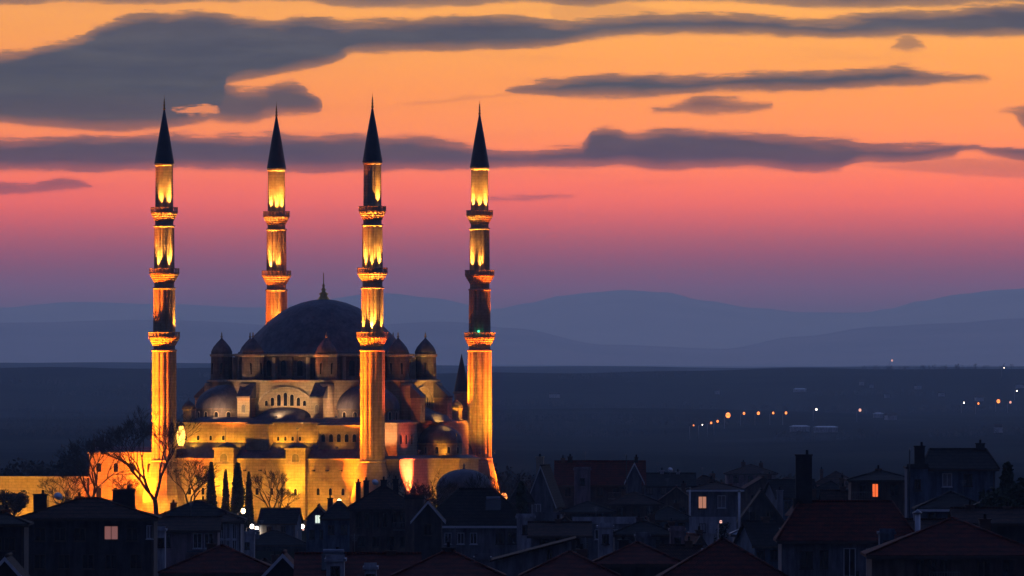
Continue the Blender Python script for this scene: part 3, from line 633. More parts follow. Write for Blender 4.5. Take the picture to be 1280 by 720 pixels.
# big floods for the lower shafts and the balcony undersides
G = 'ground floodlights round the mosque'
def mfl(label, lx, ly, lz, ax, ay, az_, power, col, ang, blend=.8, pole=0.0):
    if 'foot of the front wall' in label: power *= 1.15
    flood(label, ML(lx,ly,lz), ML(ax,ay,az_), power, col, ang, G, .5, blend, soft=.4, pole=pole)
CM, AM, BM, DM = MP['C'], MP['A'], MP['B'], MP['D']
def mfw(label, k, dx_, dy_, z, az_, power, col, ang, blend=.8, off=0.0):
    power *= 1.4
      # offsets from the minaret: to the right and away, as seen from the town
    c = ML(*MP[k], 0)
    flood(label, (c.x+dx_, c.y+dy_, z), (c.x+off, c.y, az_), power, col, ang, G, .5, blend, soft=.4)
mfw('floodlight left of the leftmost minaret, lighting its foot', 'C', -10, -6, -1, 13, 150000, OCOL, 62)
mfw('floodlight left of the leftmost minaret aimed up its shaft', 'C', -11, -6, -1, 29, 620000, OCOL, 28)
mfw('floodlight left of the leftmost minaret aimed at its upper balconies', 'C', -14, -6, -1, 50, 520000, OCOL, 24)
mfw('floodlight before the dome minaret lighting its left foot', 'A', -9, -2.5, -1, 14, 110000, OCOL, 44)
mfw('floodlight before the dome minaret aimed up its left side', 'A', -12, -1.5, -1, 29, 600000, OCOL, 28)
mfw('floodlight before the dome minaret aimed at its upper balconies', 'A', -10, -7.5, -1, 50, 420000, OCOL, 22)
mfw('floodlight on the right of the minaret in front of the dome', 'A', 11, 6, 0, 27, 230000, RCOL, 44)
mfw('yellow floodlight straight before the dome minaret', 'A', 3, -20, -1, 20, 9000, YCOL, 50)
mfw('floodlight on the mosque roof left of the rightmost minaret', 'B', -9, .5, 18.8, 28, 75000, OCOL, 60)
mfw('floodlight right of the rightmost minaret lighting its foot', 'B', 11, 2.5, -1, 13, 130000, OCOL, 62)
mfw('floodlight right of the rightmost minaret aimed up its shaft', 'B', 12, 3, -1, 29, 520000, OCOL, 28)
mfw('yellow floodlight before the rightmost minaret', 'B', 3, -22, 12, 22, 30000, YCOL, 46)
mfw('floodlight close before the rightmost minaret aimed at its upper balconies', 'B', 5.5, -5, -1, 50, 330000, (1,.15,.015), 18)
mfw('floodlight aimed up the minaret behind the dome', 'D', -10, -9, 14.5, 44, 170000, OCOL, 50)
# front wall
for i, (x, pw, col) in enumerate([(-19.5,13500,WCOL),(-15,13500,WCOL),(-11.5,15000,YCOL),(-5.5,13000,YCOL),(1,12000,YCOL),(5.5,14000,YCOL),(10.5,10500,YCOL),(15,10500,WCOL),(18.5,5000,WCOL)]):
    names = ['first','second','third','fourth','fifth','sixth','seventh','eighth','ninth']
    mfl('%s floodlight from the left along the foot of the front wall' % names[i], x, -37.5, -2.2, x, -30, 5.0, pw*.62, col, 98, .9)
mfl('floodlight aimed up the left stair tower', -8.6, -37, -2, -8.6, -31, 8.5, 46000, YCOL, 36)
mfl('floodlight aimed up the right stair tower', 6.2, -37, -2, 6.2, -31, 8.5, 46000, YCOL, 36)
mfl('floodlight before the high courtyard wall', -30, -41, -2, -30, -30, 6, 56000, OCOL, 105)
mfl('floodlight before the high courtyard wall near the minaret', -24.5, -40, -2, -25.5, -30, 5, 18000, OCOL, 100)
mfl('floodlight before the low left wall', -47, -44, -2, -48, -31, 3, 15000, YCOL, 120)
mfl('floodlight at the far end of the low left wall', -59, -46, -2, -59, -31, 3, 12000, YCOL, 120)
# lower roof: middle tier bands
for lab, x, y, ax, ay, pw, col in [('left end', -16.5,-27.9,-16.5,-26,900,YCOL),('left', -11,-27.9,-11,-26,900,YCOL),('middle left', -7.2,-27.9,-7.4,-26,500,YCOL),('centre', 1.6,-27.9,1.6,-26,900,YCOL),('right of centre', 6.6,-27.9,6.6,-26,800,YCOL),('right end', 14,-29.4,14,-27.8,90,YCOL)]:
    mfl('floodlight on the lower front roof, %s' % lab, x, y, 13.0, ax, ay, 15.4, pw*1.7, col, 150)
# upper tier
mfl('floodlight on the middle roof before the great arch', 0,-25.6,18.9, 0,-20.6,23.3, 2600, (1,.6,.25), 120)
mfl('floodlight on the middle roof left of the great arch', -13.5,-24.6,18.9,-12.5,-17,23, 2300, (1,.56,.27), 120)
mfl('floodlight on the middle roof right of the great arch', 12.0,-24.6,18.9, 10,-18,23, 2100, (1,.56,.27), 120)
mfl('floodlight on the mihrab roof aimed at the yellow right arch', 29.6,-5.0,15.5, 20.8,.3,22.6, 18000, (1,.5,.08), 52, .8, 4.2)
mfl('red floodlight on the roof of the right wing', 26.0,-16.5,12.3, 20,-15.5,22, 1800, RCOL, 110)
mfl('floodlight on the left middle roof', -24.5,-12,14.5, -20,-12,22, 900, (1,.35,.12), 110)
for nm, x in (('left', -8.6), ('right', 6.2)):
    mfl('wide pale floodlight on top of the %s stair tower' % nm, x, -30.3, 16.6, x*.8, -20.6, 23.4, 6500, (1,.60,.27), 44, .8, 2.9)
mfl('pale floodlight on the lower roof right of the dome minaret', 24.5, -24, 12.0, 15, -16, 22, 7000, (1,.5,.22), 60)
# right wing walls
mfl('orange floodlight before the right wing', 23.8,-35,-2, 23.8,-28,6, 5000, OCOL, 110)
mfl('red floodlight beside the right wing', 34,-20,-2, 26.3,-17,6, 4500, RCOL, 90)
mfl('yellow floodlight before the mihrab wing', 33.5,-12,-2, 29.5,-5,6, 16000, YCOL, 90)
mfl('yellow lamp on the roof of the mihrab wing', 27.5,-5.3,11.6, 25.0,-3,13.5, 260, YCOL, 130)
mfl('orange lamp on the roof by the right wing', 22.3,-25.5,11.9, 21.6,-20,15, 1500, OCOL, 130)
mfl('red lamp on the roof behind the mihrab dome', 31,4,11.7, 24,8,16, 1400, RCOL, 130)

# small tower with a cone behind the rightmost minaret
def small_tower():
    root = empty('bell_turret', P(577, 560, 2048)); root.location.z = 0
    tag(root, 'short red lit tower with a dark cone roof left of the rightmost minaret', 'tower')
    m = MB(); m.lathe([(1.6,-4),(1.5,23.0)], 8, smooth=False); m.build('tower_body', 'stone', root)
    m = MB(); m.lathe([(1.55,23.0),(1.75,23.1),(1.75,23.4)], 8, smooth=False); m.build('cornice', 'stone_trim', root)
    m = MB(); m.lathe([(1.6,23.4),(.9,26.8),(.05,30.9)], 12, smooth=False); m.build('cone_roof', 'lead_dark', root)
small_tower()

# ------------------------------------------------------------------ trees
def bare_tree(pos, h, spread, label, seed, group=None, lean=0.0, depth=7, cat='tree', name='bare_tree', fork=.34):
    rnd = random.Random(seed); root = empty(name, pos); tag(root, label, cat, group)
    tm, cm_ = MB(), MB()
    def grow(p, d, L, r, lv):
        n = 3; q = p
        for k in range(n):
            d2 = (d + Vector((rnd.gauss(0,.13), rnd.gauss(0,.13), rnd.gauss(.03,.08)))*(.35 if lv == 0 else 1)).normalized()
            e = q + d2*L/n; r2 = r*(1-.22*(k+1)/n)
            (tm if lv == 0 else cm_).tube(q, e, r*(1-.22*k/n), r2, 7 if lv == 0 else (5 if lv < 3 else 3)); q = e; d = d2
            if lv >= depth-2 and rnd.random() < .8: 
                t = (d + Vector((rnd.uniform(-1,1), rnd.uniform(-1,1), rnd.uniform(-.3,.8)))).normalized(); cm_.tube(q, q+t*L*.5, r*.4, r*.15, 3)
        if lv < depth:
            kk = 3 if (lv < 2 or rnd.random() < .35) else 2
            for i in range(kk):
                a = rnd.uniform(0, 2*pi); sp = rnd.uniform(.45,1.0)*spread
                t = (d + Vector((cos(a)*sp, sin(a)*sp, rnd.uniform(-.15,.2)))).normalized()
                grow(q, t, L*rnd.uniform(.66,.86), max(r*.62, .028), lv+1)
    grow(Vector((0,0,-.5)), Vector((lean,0,1)).normalized(), h*fork, h*.026, 0)
    tm.build('trunk', 'bark', root); cm_.build('crown', 'bark', root); return root
def leafy(cm_, rnd, fn, n, sz):
    for _ in range(n):
        p, nrm = fn(); s = sz*rnd.uniform(.6,1.4)
        a = Vector((rnd.gauss(0,1), rnd.gauss(0,1), rnd.gauss(0,.7))).normalized(); b = a.cross(Vector((rnd.gauss(0,1), rnd.gauss(0,1), rnd.gauss(0,1)))).normalized()
        cm_.add([p - a*s*.5, p + b*s*.4, p + a*s*.7, p - b*s*.4], [(0,1,2,3)])
def cypress(pos, h, w, label, seed, group=None, name='cypress_tree', cat='cypress'):
    rnd = random.Random(seed); root = empty(name, pos); tag(root, label, cat, group)
    m = MB(); m.tube((0,0,-.5), (0,0,h*.9), w*.09, .04, 7); m.build('trunk', 'bark', root)
    c = MB()
    def fn():
        t = rnd.random()**.8; a = rnd.uniform(0, 2*pi); env = (min(1, t*6+.35)) * (1-t)**.62
        wob = 1 + .25*noise.noise(Vector((cos(a)*1.5, sin(a)*1.5, t*7 + seed)))
        r = w*.5*env*wob*rnd.uniform(.35,1)**.5; return Vector((r*cos(a), r*sin(a), h*.05 + t*h*.95)), None
    leafy(c, rnd, fn, 2600, w*.17); c.build('crown', 'needle', root); return root
def round_tree(pos, h, w, label, seed, group=None, mat='needle', n=2600, name='evergreen_tree', cat='tree'):
    rnd = random.Random(seed); root = empty(name, pos); tag(root, label, cat, group)
    m = MB(); m.tube((0,0,-.5), (.2,0,h*.5), h*.03, h*.018, 7)
    for i in range(6):
        a = i*1.1; m.tube((.1,0,h*(.25+.04*i)), (cos(a)*w*.3, sin(a)*w*.3, h*(.5+.06*i)), h*.014, h*.005, 5)
    m.build('trunk', 'bark', root); cl = []
    for i in range(16):
        a = rnd.uniform(0,2*pi); z = rnd.uniform(.25,.88); rr = w*.36*sqrt(max(0, 1-((z-.5)/.55)**2))*rnd.uniform(.2,1); cl.append((Vector((rr*cos(a), rr*sin(a), z*h)), w*rnd.uniform(.13,.24)))
    c = MB()
    def fn():
        q, r = rnd.choice(cl); d = Vector((rnd.gauss(0,1), rnd.gauss(0,1), rnd.gauss(0,.8))).normalized(); return q + d*r*rnd.uniform(.5,1.05), None
    leafy(c, rnd, fn, n, w*.07); c.build('crown', mat, root); return root

def gp(px, d, dz=0):  # on the ground at that direction and distance
    x = CX + (px-640)*d/F; y = CY + d; return Vector((x, y, terrain(x, y)+dz))
bare_tree(gp(197,1925), 20.5, .75, 'large bare tree crossing the foot of the leftmost minaret', 12, depth=8, fork=.3)
bare_tree(gp(119,1925), 15.5, .8, 'spreading bare tree before the orange wall, left of the tall one', 5, depth=7)
bare_tree(gp(233,1930), 12.5, .85, 'lower bare tree before the yellow wall, right of the tall one', 23, depth=7, lean=.1)
bare_tree(gp(160,1930), 9.5, .9, 'small bare tree between the two big ones by the orange wall', 31, depth=6)
bare_tree(gp(92,1935), 10, .9, 'bare tree at the step between low and high left walls', 37, depth=7)
bare_tree(gp(338,1940), 9.5, .6, 'pale thin bare tree before the wall between the two stair towers', 41, depth=6)
bare_tree(gp(352,1936), 7, .8, 'low bare bush tree at the foot of the second stair tower', 43, depth=6)
round_tree(gp(17,1935), 7.5, 6.5, 'round tree before the low wall at the far left', 51, mat='leaf')
round_tree(gp(88,1940), 6, 6, 'bushy tree beside the low left wall near its step', 53, mat='leaf')
round_tree(gp(60,1950), 3.5, 4, 'small shrub at the foot of the low left wall', 54, mat='leaf', n=1200, cat='shrub', name='shrub')
cypress(gp(264,1900), 13.0, 2.5, 'leftmost cypress of the row before the first stair tower', 61, 'cypresses before the yellow wall')
cypress(gp(282,1905), 11.6, 1.9, 'slim pointed cypress, second from left in the row', 62, 'cypresses before the yellow wall')
cypress(gp(297,1900), 12.8, 3.3, 'widest cypress of the row, third from left', 63, 'cypresses before the yellow wall')
cypress(gp(311,1900), 11.2, 2.0, 'rightmost slim cypress of the row before the yellow wall', 64, 'cypresses before the yellow wall')
cypress(gp(652,1350,1), 11, 2.9, 'dark cypress right of the yellow street lamp', 65)
bare_tree(gp(512,1500), 10.5, .8, 'bare tree behind the flats roof before the red wall', 71, depth=7)
bare_tree(gp(535,1520), 9.5, .8, 'bare tree left of the small lead dome', 72, depth=7)
bare_tree(gp(628,1480), 11.5, .5, 'thin tree beside the yellow street lamp', 73, depth=6)
cypress(gp(1259,1000), 10.5, 3.2, 'tall dark evergreen spire near the right edge', 81)
round_tree(gp(1245,980), 9.5, 5.5, 'dark evergreen left of the spire near the right edge', 82, n=3000)
round_tree(gp(1278,960), 10.5, 6, 'dark evergreen cut by the right edge', 83, n=3000)
round_tree(gp(855,1750), 6, 5, 'round leafless bush top behind the house with the lit window', 84, mat='leaf')
round_tree(gp(903,1180), 6.5, 2.2, 'small dark conical shrub before the white house wall', 85, n=1400)

def woods(name, label, spots, seed, hmin, hmax, mat='wood', nleaf=26):
    rnd = random.Random(seed); c = MB()
    for x, y in spots:
        z = terrain(x, y); h = rnd.uniform(hmin, hmax); w = h*rnd.uniform(.5,.85)
        c.tube((x,y,z-.5), (x,y,z+h*.6), h*.02, h*.01, 4)
        for _ in range(rnd.randint(5,8)):
            q = Vector((x+rnd.uniform(-.35,.35)*w, y+rnd.uniform(-.3,.3)*w, z+h*rnd.uniform(.12 if nleaf < 20 else .4, .85))); r = w*rnd.uniform(.16,.3)
            for _ in range(nleaf):
                d = Vector((rnd.gauss(0,1), rnd.gauss(0,1), rnd.gauss(0,1))).normalized(); p = q + d*r*rnd.uniform(.4,1.1); s = w*.07
                a = Vector((rnd.gauss(0,1), rnd.gauss(0,1), rnd.gauss(0,1))).normalized(); b = a.cross(d).normalized()
                c.add([p-a*s, p+b*s*.7, p+a*s, p-b*s*.7], [(0,1,2,3)])
    tag(c.build(name, mat), label, kind='stuff')
rnd = random.Random(3)
sp = []
for i in range(210):
    d = rnd.uniform(2120, 3100); px = rnd.uniform(-120, 640); 
    if px > 230 and d < 2300: d += 400
    if d < 2500 and px > 190: continue
    sp.append((CX+(px-640)*d/F, CY+d))
woods('woods', 'dark bare woodland behind the mosque on the left', sp, 5, 9, 15)
sp = []
for i in range(170):
    d = rnd.uniform(2300, 3600); px = rnd.uniform(600, 1400); sp.append((CX+(px-640)*d/F, CY+d))
woods('woods', 'dark scrub and trees behind the roofs on the right', sp, 6, 5, 9)
sp = []
for b_ in range(30):
    d0 = 7000 + 7200*(b_/30)**.9 + rnd.uniform(-200, 200); px0 = rnd.uniform(-200, 1250); L = rnd.randint(25, 80); dr = rnd.uniform(-3, 3)
    for i in range(L):
        sp.append((CX+(px0 + i*rnd.uniform(2.2, 3.2)-640)*d0/F, CY+d0 + i*dr + rnd.uniform(-35, 35)))
woods('woods', 'long low lines of woodland across the far plain', sp, 7, 5, 9.5, nleaf=9)

# ------------------------------------------------------------------ houses
def house(x0, x1, ye, yr, d, typ, label, dep=9.0, yaw=0.0, wall='pl_dark', roof='tile_r', wins=(), chim=(), cat='house', name='house', group=None, fascia='frame_d', ov=.45, hipf=1.0, ground=None, dishes=()):
    s = F/d; pc = (x0+x1)/2; w = (x1-x0)/s/cos(yaw)
    if abs(yaw) > .01: w = max(3, ((x1-x0)/s - dep*abs(sin(yaw)))/cos(yaw))
    cxw = CX + (pc-640)/s; cyw = CY + d + dep/2
    zb = (terrain(cxw, cyw) if ground is None else ground)
    ze = EYE + (HOR-ye)/s; zr = EYE + (HOR-yr)/s; H = ze - zb
    root = empty(name, (cxw, cyw, zb), yaw); tag(root, label, cat, group)
    hx, hy = w/2, dep/2; zr -= zb
    m = MB(); m.box(-hx, hx, -hy, hy, -1.5, H)
    if typ == 'f': m.extr([(-hx, H), (hx, H), (0, zr-.12)], -hy, hy)
    if typ == 'g': m.extr([(-hy, H), (hy, H), (0, zr-.12)], -hx, hx, 'x')
    if typ == 'shed': m.extr([(-hx, H), (hx, H), (hx, zr-.12)], -hy, hy)
    m.build('wall', wall, root)
    r = MB(); t = .16
    if typ in 'fg':
        run = hx if typ == 'f' else hy; o2 = ov; k = (zr-H)/run
        ln = (hy if typ == 'f' else hx) + o2*.8
        for sg in (-1, 1):
            pl = [(0, zr), (sg*(run+o2), H-k*o2), (sg*(run+o2), H-k*o2-t), (0, zr-t)]
            if sg > 0: pl = pl[::-1]
            r.extr(pl, -ln, ln, 'y' if typ == 'f' else 'x')
        if typ == 'g': r.tube((-ln,0,zr+.03),(ln,0,zr+.03),.13,.13,6)
        else: r.tube((0,-ln,zr+.03),(0,ln,zr+.03),.13,.13,6)
    elif typ == 'h':
        ax, ay = hx+ov, hy+ov; rl = max(ax-ay*hipf, .15)
        vs = [(-ax,-ay,H-t),(ax,-ay,H-t),(ax,ay,H-t),(-ax,ay,H-t),(-ax,-ay,H+.02),(ax,-ay,H+.02),(ax,ay,H+.02),(-ax,ay,H+.02),(-rl,0,zr),(rl,0,zr)]
        r.add(vs, [(0,3,2,1),(0,1,5,4),(1,2,6,5),(2,3,7,6),(3,0,4,7),(4,5,9,8),(5,6,9),(6,7,8,9),(7,4,8)])
        r.tube((-rl,0,zr+.03),(rl,0,zr+.03),.13,.13,6)
        for a, b in (((-rl,0,zr),(-ax,-ay,H)),((rl,0,zr),(ax,-ay,H))): r.tube((a[0],a[1],a[2]+.03),(b[0],b[1],b[2]+.05),.11,.11,5)
    elif typ == 'shed':
        k = (zr-H)/(2*hx); r.extr([(-hx-ov,H-k*ov),(-hx-ov,H-k*ov-t),(hx+ov,zr+k*ov-t),(hx+ov,zr+k*ov)], -hy-ov, hy+ov)
    else:
        r.box(-hx-.15, hx+.15, -hy-.15, hy+.15, H, H+.22); r.box(-hx-.05, hx+.05, -hy-.05, -hy+.15, H+.22, max(H+.5, zr))
    ro_ = r.build('roof', roof, root)
    if typ in 'gh' and fascia:
        f = MB(); yy = -hy-ov; kz = (zr-H)/hy*ov if typ == 'g' else 0
        f.box(-hx-ov, hx+ov, yy-.13, yy-.01, H-kz-.28, H-kz-.03); f.build('gutter', fascia, root)
        f = MB(); f.tube((hx-.15,-hy-.08,-1),(hx-.15,-hy-.08,H-.2),.06,.06,5); f.build('drainpipe', fascia, root)
    if typ == 'f' and fascia:
        f = MB(); k = (zr-H)/hx
        for sg in (-1,1):
            pl = [(0,zr+.02),(sg*(hx+ov),H-k*ov+.02),(sg*(hx+ov),H-k*ov-.3),(0,zr-.32)]
            if sg > 0: pl = pl[::-1]
            f.extr(pl, -hy-ov*.8-.07, -hy-ov*.8-.01, 'y')
        f.build('bargeboard', fascia, root)
    sf = F/(d)
    for wn in wins:
        px, py, ww, wh = wn[:4]; pane = wn[4] if len(wn) > 4 else 'glass'; fr = wn[5] if len(wn) > 5 else 'frame_w'
        lx = ((px-pc)/sf)/cos(yaw); lz = EYE + (HOR-py)/sf - zb; y0 = -hy
        if abs(lx) > hx - ww/2 - .05: lx = math.copysign(max(0, hx-ww/2-.1), lx)
        m = MB(); fw = .07
        for a, b, c2, d2 in ((lx-ww/2, lx-ww/2+fw, lz-wh/2, lz+wh/2),(lx+ww/2-fw, lx+ww/2, lz-wh/2, lz+wh/2),(lx-ww/2+fw, lx+ww/2-fw, lz+wh/2-fw, lz+wh/2),(lx-ww/2+fw, lx+ww/2-fw, lz-wh/2, lz-wh/2+fw),(lx-.03, lx+.03, lz-wh/2+fw, lz+wh/2-fw)):
            m.box(a, b, y0-.09, y0+.02, c2, d2)
        m.box(lx-ww/2-.08, lx+ww/2+.08, y0-.18, y0+.02, lz-wh/2-.1, lz-wh/2-.005)
        wo_ = m.build('window', fr, root)
        g = MB(); g.box(lx-ww/2+fw*.9, lx+ww/2-fw*.9, y0-.03, y0-.015, lz-wh/2+fw*.9, lz+wh/2-fw*.9); g.build('pane', pane, wo_)
    for ch in chim:
        px, pt, cw = ch[:3]; cm2 = ch[3] if len(ch) > 3 else 'brick'; lx = ((px-pc)/sf); zt = EYE + (HOR-pt)/sf - zb
        m = MB(); m.box(lx-cw/2, lx+cw/2, -.35, .35+cw*.2, H+.05, zt-.25); m.box(lx-cw/2-.08, lx+cw/2+.08, -.43, .43+cw*.2, zt-.25, zt-.12)
        cn = m.build('chimney', cm2, ro_)
        m = MB()
        m.lathe([(.13,zt-.12),(.12,zt+.25),(.16,zt+.28)], 8, lx+(.2*cw if cw > 1 else 0), 0)
        m.build('chimney_pot', 'soot', cn)
    rr = random.Random(int(x0*7 + d))
    if len(wins) > 1 and w > 7 and rr.random() < .55 and cat not in ('greenhouse',):
        wx = (rr.choice(wins)[0]-pc)/sf; wx = max(-hx+1.3, min(hx-1.3, wx)); lz = EYE + (HOR-wins[0][1])/sf - zb - wins[0][3]/2 - .25
        if lz > 2:
            m = MB(); m.box(wx-1.2, wx+1.2, -hy-1.1, -hy-.2, lz-.14, lz); bl = m.build('balcony', 'pl_grey', root)
            m = MB(); m.box(wx-1.2, wx+1.2, -hy-1.1, -hy-1.05, lz+.85, lz+.9)
            for q in range(13): m.box(wx-1.19+q*.196, wx-1.16+q*.196, -hy-1.09, -hy-1.06, lz, lz+.85)
            m.build('railing', 'steel', bl)
    if rr.random() < .1 and typ in 'gh' and w > 8:
        lx = rr.uniform(-.3,.3)*w; k_ = (zr-H)/hy; yb = -hy*.55; zb_ = H + k_*(hy*.45)
        m = MB(); m.add([(lx-.9,yb-.7,zb_-.1),(lx+.9,yb-.7,zb_-.1),(lx+.9,yb+.5,zb_+1.1),(lx-.9,yb+.5,zb_+1.1),(lx-.9,yb-.7,zb_-.2),(lx+.9,yb-.7,zb_-.2),(lx+.9,yb+.6,zb_+1.0),(lx-.9,yb+.6,zb_+1.0)],[(0,1,2,3),(4,7,6,5),(0,4,5,1),(1,5,6,2),(2,6,7,3),(3,7,4,0)])
        sh = m.build('solar_heater', 'glass', ro_)
        m = MB(); m.tube((lx-.8,yb+.75,zb_+1.2),(lx+.8,yb+.75,zb_+1.2),.25,.25,10); m.build('water_tank', 'tin', sh)
    if rr.random() < .55 and typ != 'flat' and w > 5:
        lx = rr.uniform(-.25, .25)*w; zt = zr + rr.uniform(.9, 1.9); m = MB(); m.tube((lx,0,zr-.1),(lx,0,zt),.03,.025,5)
        for q in range(4): m.tube((lx-.35+.05*q,0,zt-.12-.14*q),(lx+.35-.05*q,0,zt-.12-.14*q),.018,.018,4)
        m.tube((lx-.05,-.4,zt-.3),(lx-.05,.4,zt-.3),.018,.018,4); m.build('antenna', 'steel', ro_)
    for px, py in dishes:
        lx = ((px-pc)/sf); lz = EYE + (HOR-py)/sf - zb
        m = MB(); m.tube((lx,-hy*.2,H+.2),(lx,-hy*.2,lz),.03,.03,5); sdd = m.build('dish_mast', 'steel', ro_)
        m = MB(); m.lathe([(.02,0),(.28,.05),(.45,.16)], 14); dd = m.build('satellite_dish', 'frame_w', ro_); dd.location = (lx, -hy*.2-.1, lz); dd.rotation_euler = (R(60), 0, R(20))
    return root
def row(xs, y, w, h, pane='glass', fr='frame_d'): return [(x, y, w, h, pane, fr) for x in xs]

# left part of the town
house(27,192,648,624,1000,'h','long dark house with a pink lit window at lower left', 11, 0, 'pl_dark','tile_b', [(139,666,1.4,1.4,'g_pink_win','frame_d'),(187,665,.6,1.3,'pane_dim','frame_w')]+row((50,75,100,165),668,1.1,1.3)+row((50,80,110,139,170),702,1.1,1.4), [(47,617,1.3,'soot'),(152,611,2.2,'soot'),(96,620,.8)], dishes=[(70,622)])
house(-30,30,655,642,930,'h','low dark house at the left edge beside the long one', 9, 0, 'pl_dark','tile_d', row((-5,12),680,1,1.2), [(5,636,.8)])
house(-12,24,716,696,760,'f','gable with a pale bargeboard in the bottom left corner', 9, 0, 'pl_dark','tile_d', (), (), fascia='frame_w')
house(188,302,650,627,1300,'h','wide house with a dark hipped roof below the cypresses', 12, 0, 'pl_grey','tile_d', row((205,222,240),662,1,1.4), [(252,624,.8),(215,628,.8)])
house(262,301,652,643,1240,'h','white house with tall columned windows below the cypresses', 7, 0, 'pl_white','tile_b', row((269,277,285,293),664,.5,1.9,'glass','frame_w')+row((269,277,285,293),683,.5,1.5,'glass','frame_w'))
house(194,272,661,647,1150,'g','house with a pale pink wall beside the long dark house', 9, 0, 'pl_pink','tile_b', row((247,261),676,1.0,1.7,'glass','frame_w')+row((208,),676,.9,1.4), [(205,643,.7)])
house(300,384,681,664,1650,'h','low dark building below the bright mosque wall, behind the small lamps', 10, 0, 'pl_dark','tile_d', row((318,336,352,370),690,.9,1.2))
house(383,412,647,632,1440,'f','small gabled house with one white lit window', 10, 0, 'pl_blue','tile_d', [(397,649,.75,1.2,'g_white_win','frame_w')]+row((390,403),668,.8,1.3), fascia='frame_d')
house(404,442,648,627,1400,'h','dark blue house between the small gable and the flats', 9, 0, 'pl_blue','tile_d', row((414,430),662,.9,1.3), [(412,622,.7,'soot')])
house(437,520,636,608,1300,'h','three storey flats with four chimneys before the dome minaret', 11, 0, 'pl_brown','tile_b', row((448,459,470,481,492,503),650,.7,1.9)+row((452,470,488,505),677,1,1.4,'glass','frame_d'), [(447,602,.6,'soot'),(457,600,.7,'soot'),(479,599,.8,'soot'),(494,598,.7,'soot')], cat='apartment house', dishes=[(468,604)])
house(506,530,624,618,1290,'flat','narrow plain brown rendered block beside the flats', 8, 0, 'pl_brown','soot', (), ())
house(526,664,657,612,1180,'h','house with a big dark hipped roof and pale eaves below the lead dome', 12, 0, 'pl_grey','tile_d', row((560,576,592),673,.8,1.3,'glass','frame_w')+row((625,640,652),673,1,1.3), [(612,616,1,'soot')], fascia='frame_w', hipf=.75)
house(518,552,646,626,1150,'f','steep gable with a white edge left of the big dark roof', 9, 0, 'pl_dark','tile_d', row((535,),662,.9,1.3), (), fascia='frame_w')
# bottom centre
house(205,345,716,684,860,'h','red hipped roof at the bottom left of centre', 12, 0, 'pl_dark','tile_r', (), [(262,679,.8)])
house(325,382,722,692,800,'f','red gable with a pale sloping edge at the bottom', 10, 0, 'pl_dark','tile_r', (), (), fascia='frame_w')
house(372,520,725,694,780,'g','wide dark red roof with snowy looking skylights at the bottom', 12, 0, 'pl_dark','tile_r', (), [(420,690,.7),(488,688,.7)], dishes=[(415,702)])
house(495,625,722,690,760,'h','dark red roof at the bottom, left of the pale sloping wall', 12, 0, 'pl_dark','tile_r', (), [(560,684,.9,'soot')])
house(618,714,699,674,900,'shed','pale grey wall with a long sloping top at the bottom centre', 9, 0, 'pl_grey','tile_b', [(687,694,.5,1,'glass','frame_d')], ())
house(655,770,722,692,790,'h','red roof at the bottom right of the pale sloping wall', 11, 0, 'pl_brown','tile_r', (), [(728,686,.8)])
house(745,850,705,680,860,'h','dull red roof at the bottom between two larger ones', 10, 0, 'pl_dark','tile_r', (), [(780,674,.8,'soot')])
house(826,985,726,676,820,'h','broad dark red roof with a pale dish at the bottom', 13, 0, 'pl_dark','tile_r', (), [(905,676,.8)], dishes=[(942,704)])
house(664,736,668,654,1040,'g','brown roofed house behind the pale sloping wall', 9, 0, 'pl_grey','tile_b', row((680,700,720),680,.9,1.2), [(698,648,.6)])
house(716,796,655,646,1250,'flat','flat roofed house with a long white parapet', 9, 0, 'pl_grey','pl_white', row((728,748,768),668,.9,1.2,'glass','frame_w'))
house(768,842,668,652,1100,'h','dark hipped house right of the white parapet', 9, 0, 'pl_grey','tile_d', row((785,805,825),682,.9,1.2), [(800,646,.7)])
# middle distance right of the mosque
house(640,664,628,603,1420,'h','dark little house under the dark cypress', 8, 0, 'pl_dark','tile_d', row((650,),636,.8,1.2))
house(660,703,624,582,1450,'f','tall pale gable with a lit chimney top', 9, R(-8), 'pl_grey','tile_d', [(676,637,1.3,1.6,'pane_dim','frame_w')], [(675,570,1.0,'stone_trim')], fascia='frame_w')
house(696,805,604,577,1520,'g','wide building with a long brown red roof right of the pale gable', 12, 0, 'pl_dark','tile_r', row((710,730,750,770,790),615,1.0,1.4), [(713,570,.7,'soot'),(704,572,.6),(796,571,.5,'soot')], cat='building')
house(784,802,596,578,1490,'f','tiny pale dormer gable at the right end of the long roof', 4, 0, 'pl_grey','tile_d', (), (), fascia='frame_w')
house(703,766,640,628,1400,'h','low dark roof below the wide long roofed building', 8, 0, 'pl_dark','tile_d', row((715,735,752),646,.8,1.1))
house(690,722,660,645,1250,'f','small gable with a pale patch, left of the white parapet', 8, 0, 'pl_grey','tile_b', row((705,),664,.8,1.1))
house(760,826,630,616,1450,'h','brown hipped roof right of the wide building', 9, 0, 'pl_brown','tile_b', row((775,795,812),640,.9,1.2), [(780,611,.6)])
house(800,868,606,592,1700,'g','long low roof with pale specks behind the white house', 9, 0, 'pl_grey','tile_d', row((812,830,850),613,1,1.2,'pane_dim'), [(828,587,.6,'pl_white'),(848,589,.6,'pl_white')], dishes=[(838,588)])
house(806,866,650,634,1350,'h','dark house left of the peach lit window', 9, 0, 'pl_blue','tile_d', row((820,838,852),660,.9,1.3), [(846,628,.7)])
house(862,926,612,603,1400,'h','two storey house with a peach lit window and a white one', 9, 0, 'pl_grey','tile_b', [(878,628,1.15,1.7,'g_peach_win','frame_d'),(902,627,1.1,1.7,'pane_dim','frame_w'),(878,655,.8,1.2,'glass','frame_w'),(915,655,.8,1.2,'glass','frame_w')], [(890,598,.7)], fascia='frame_w')
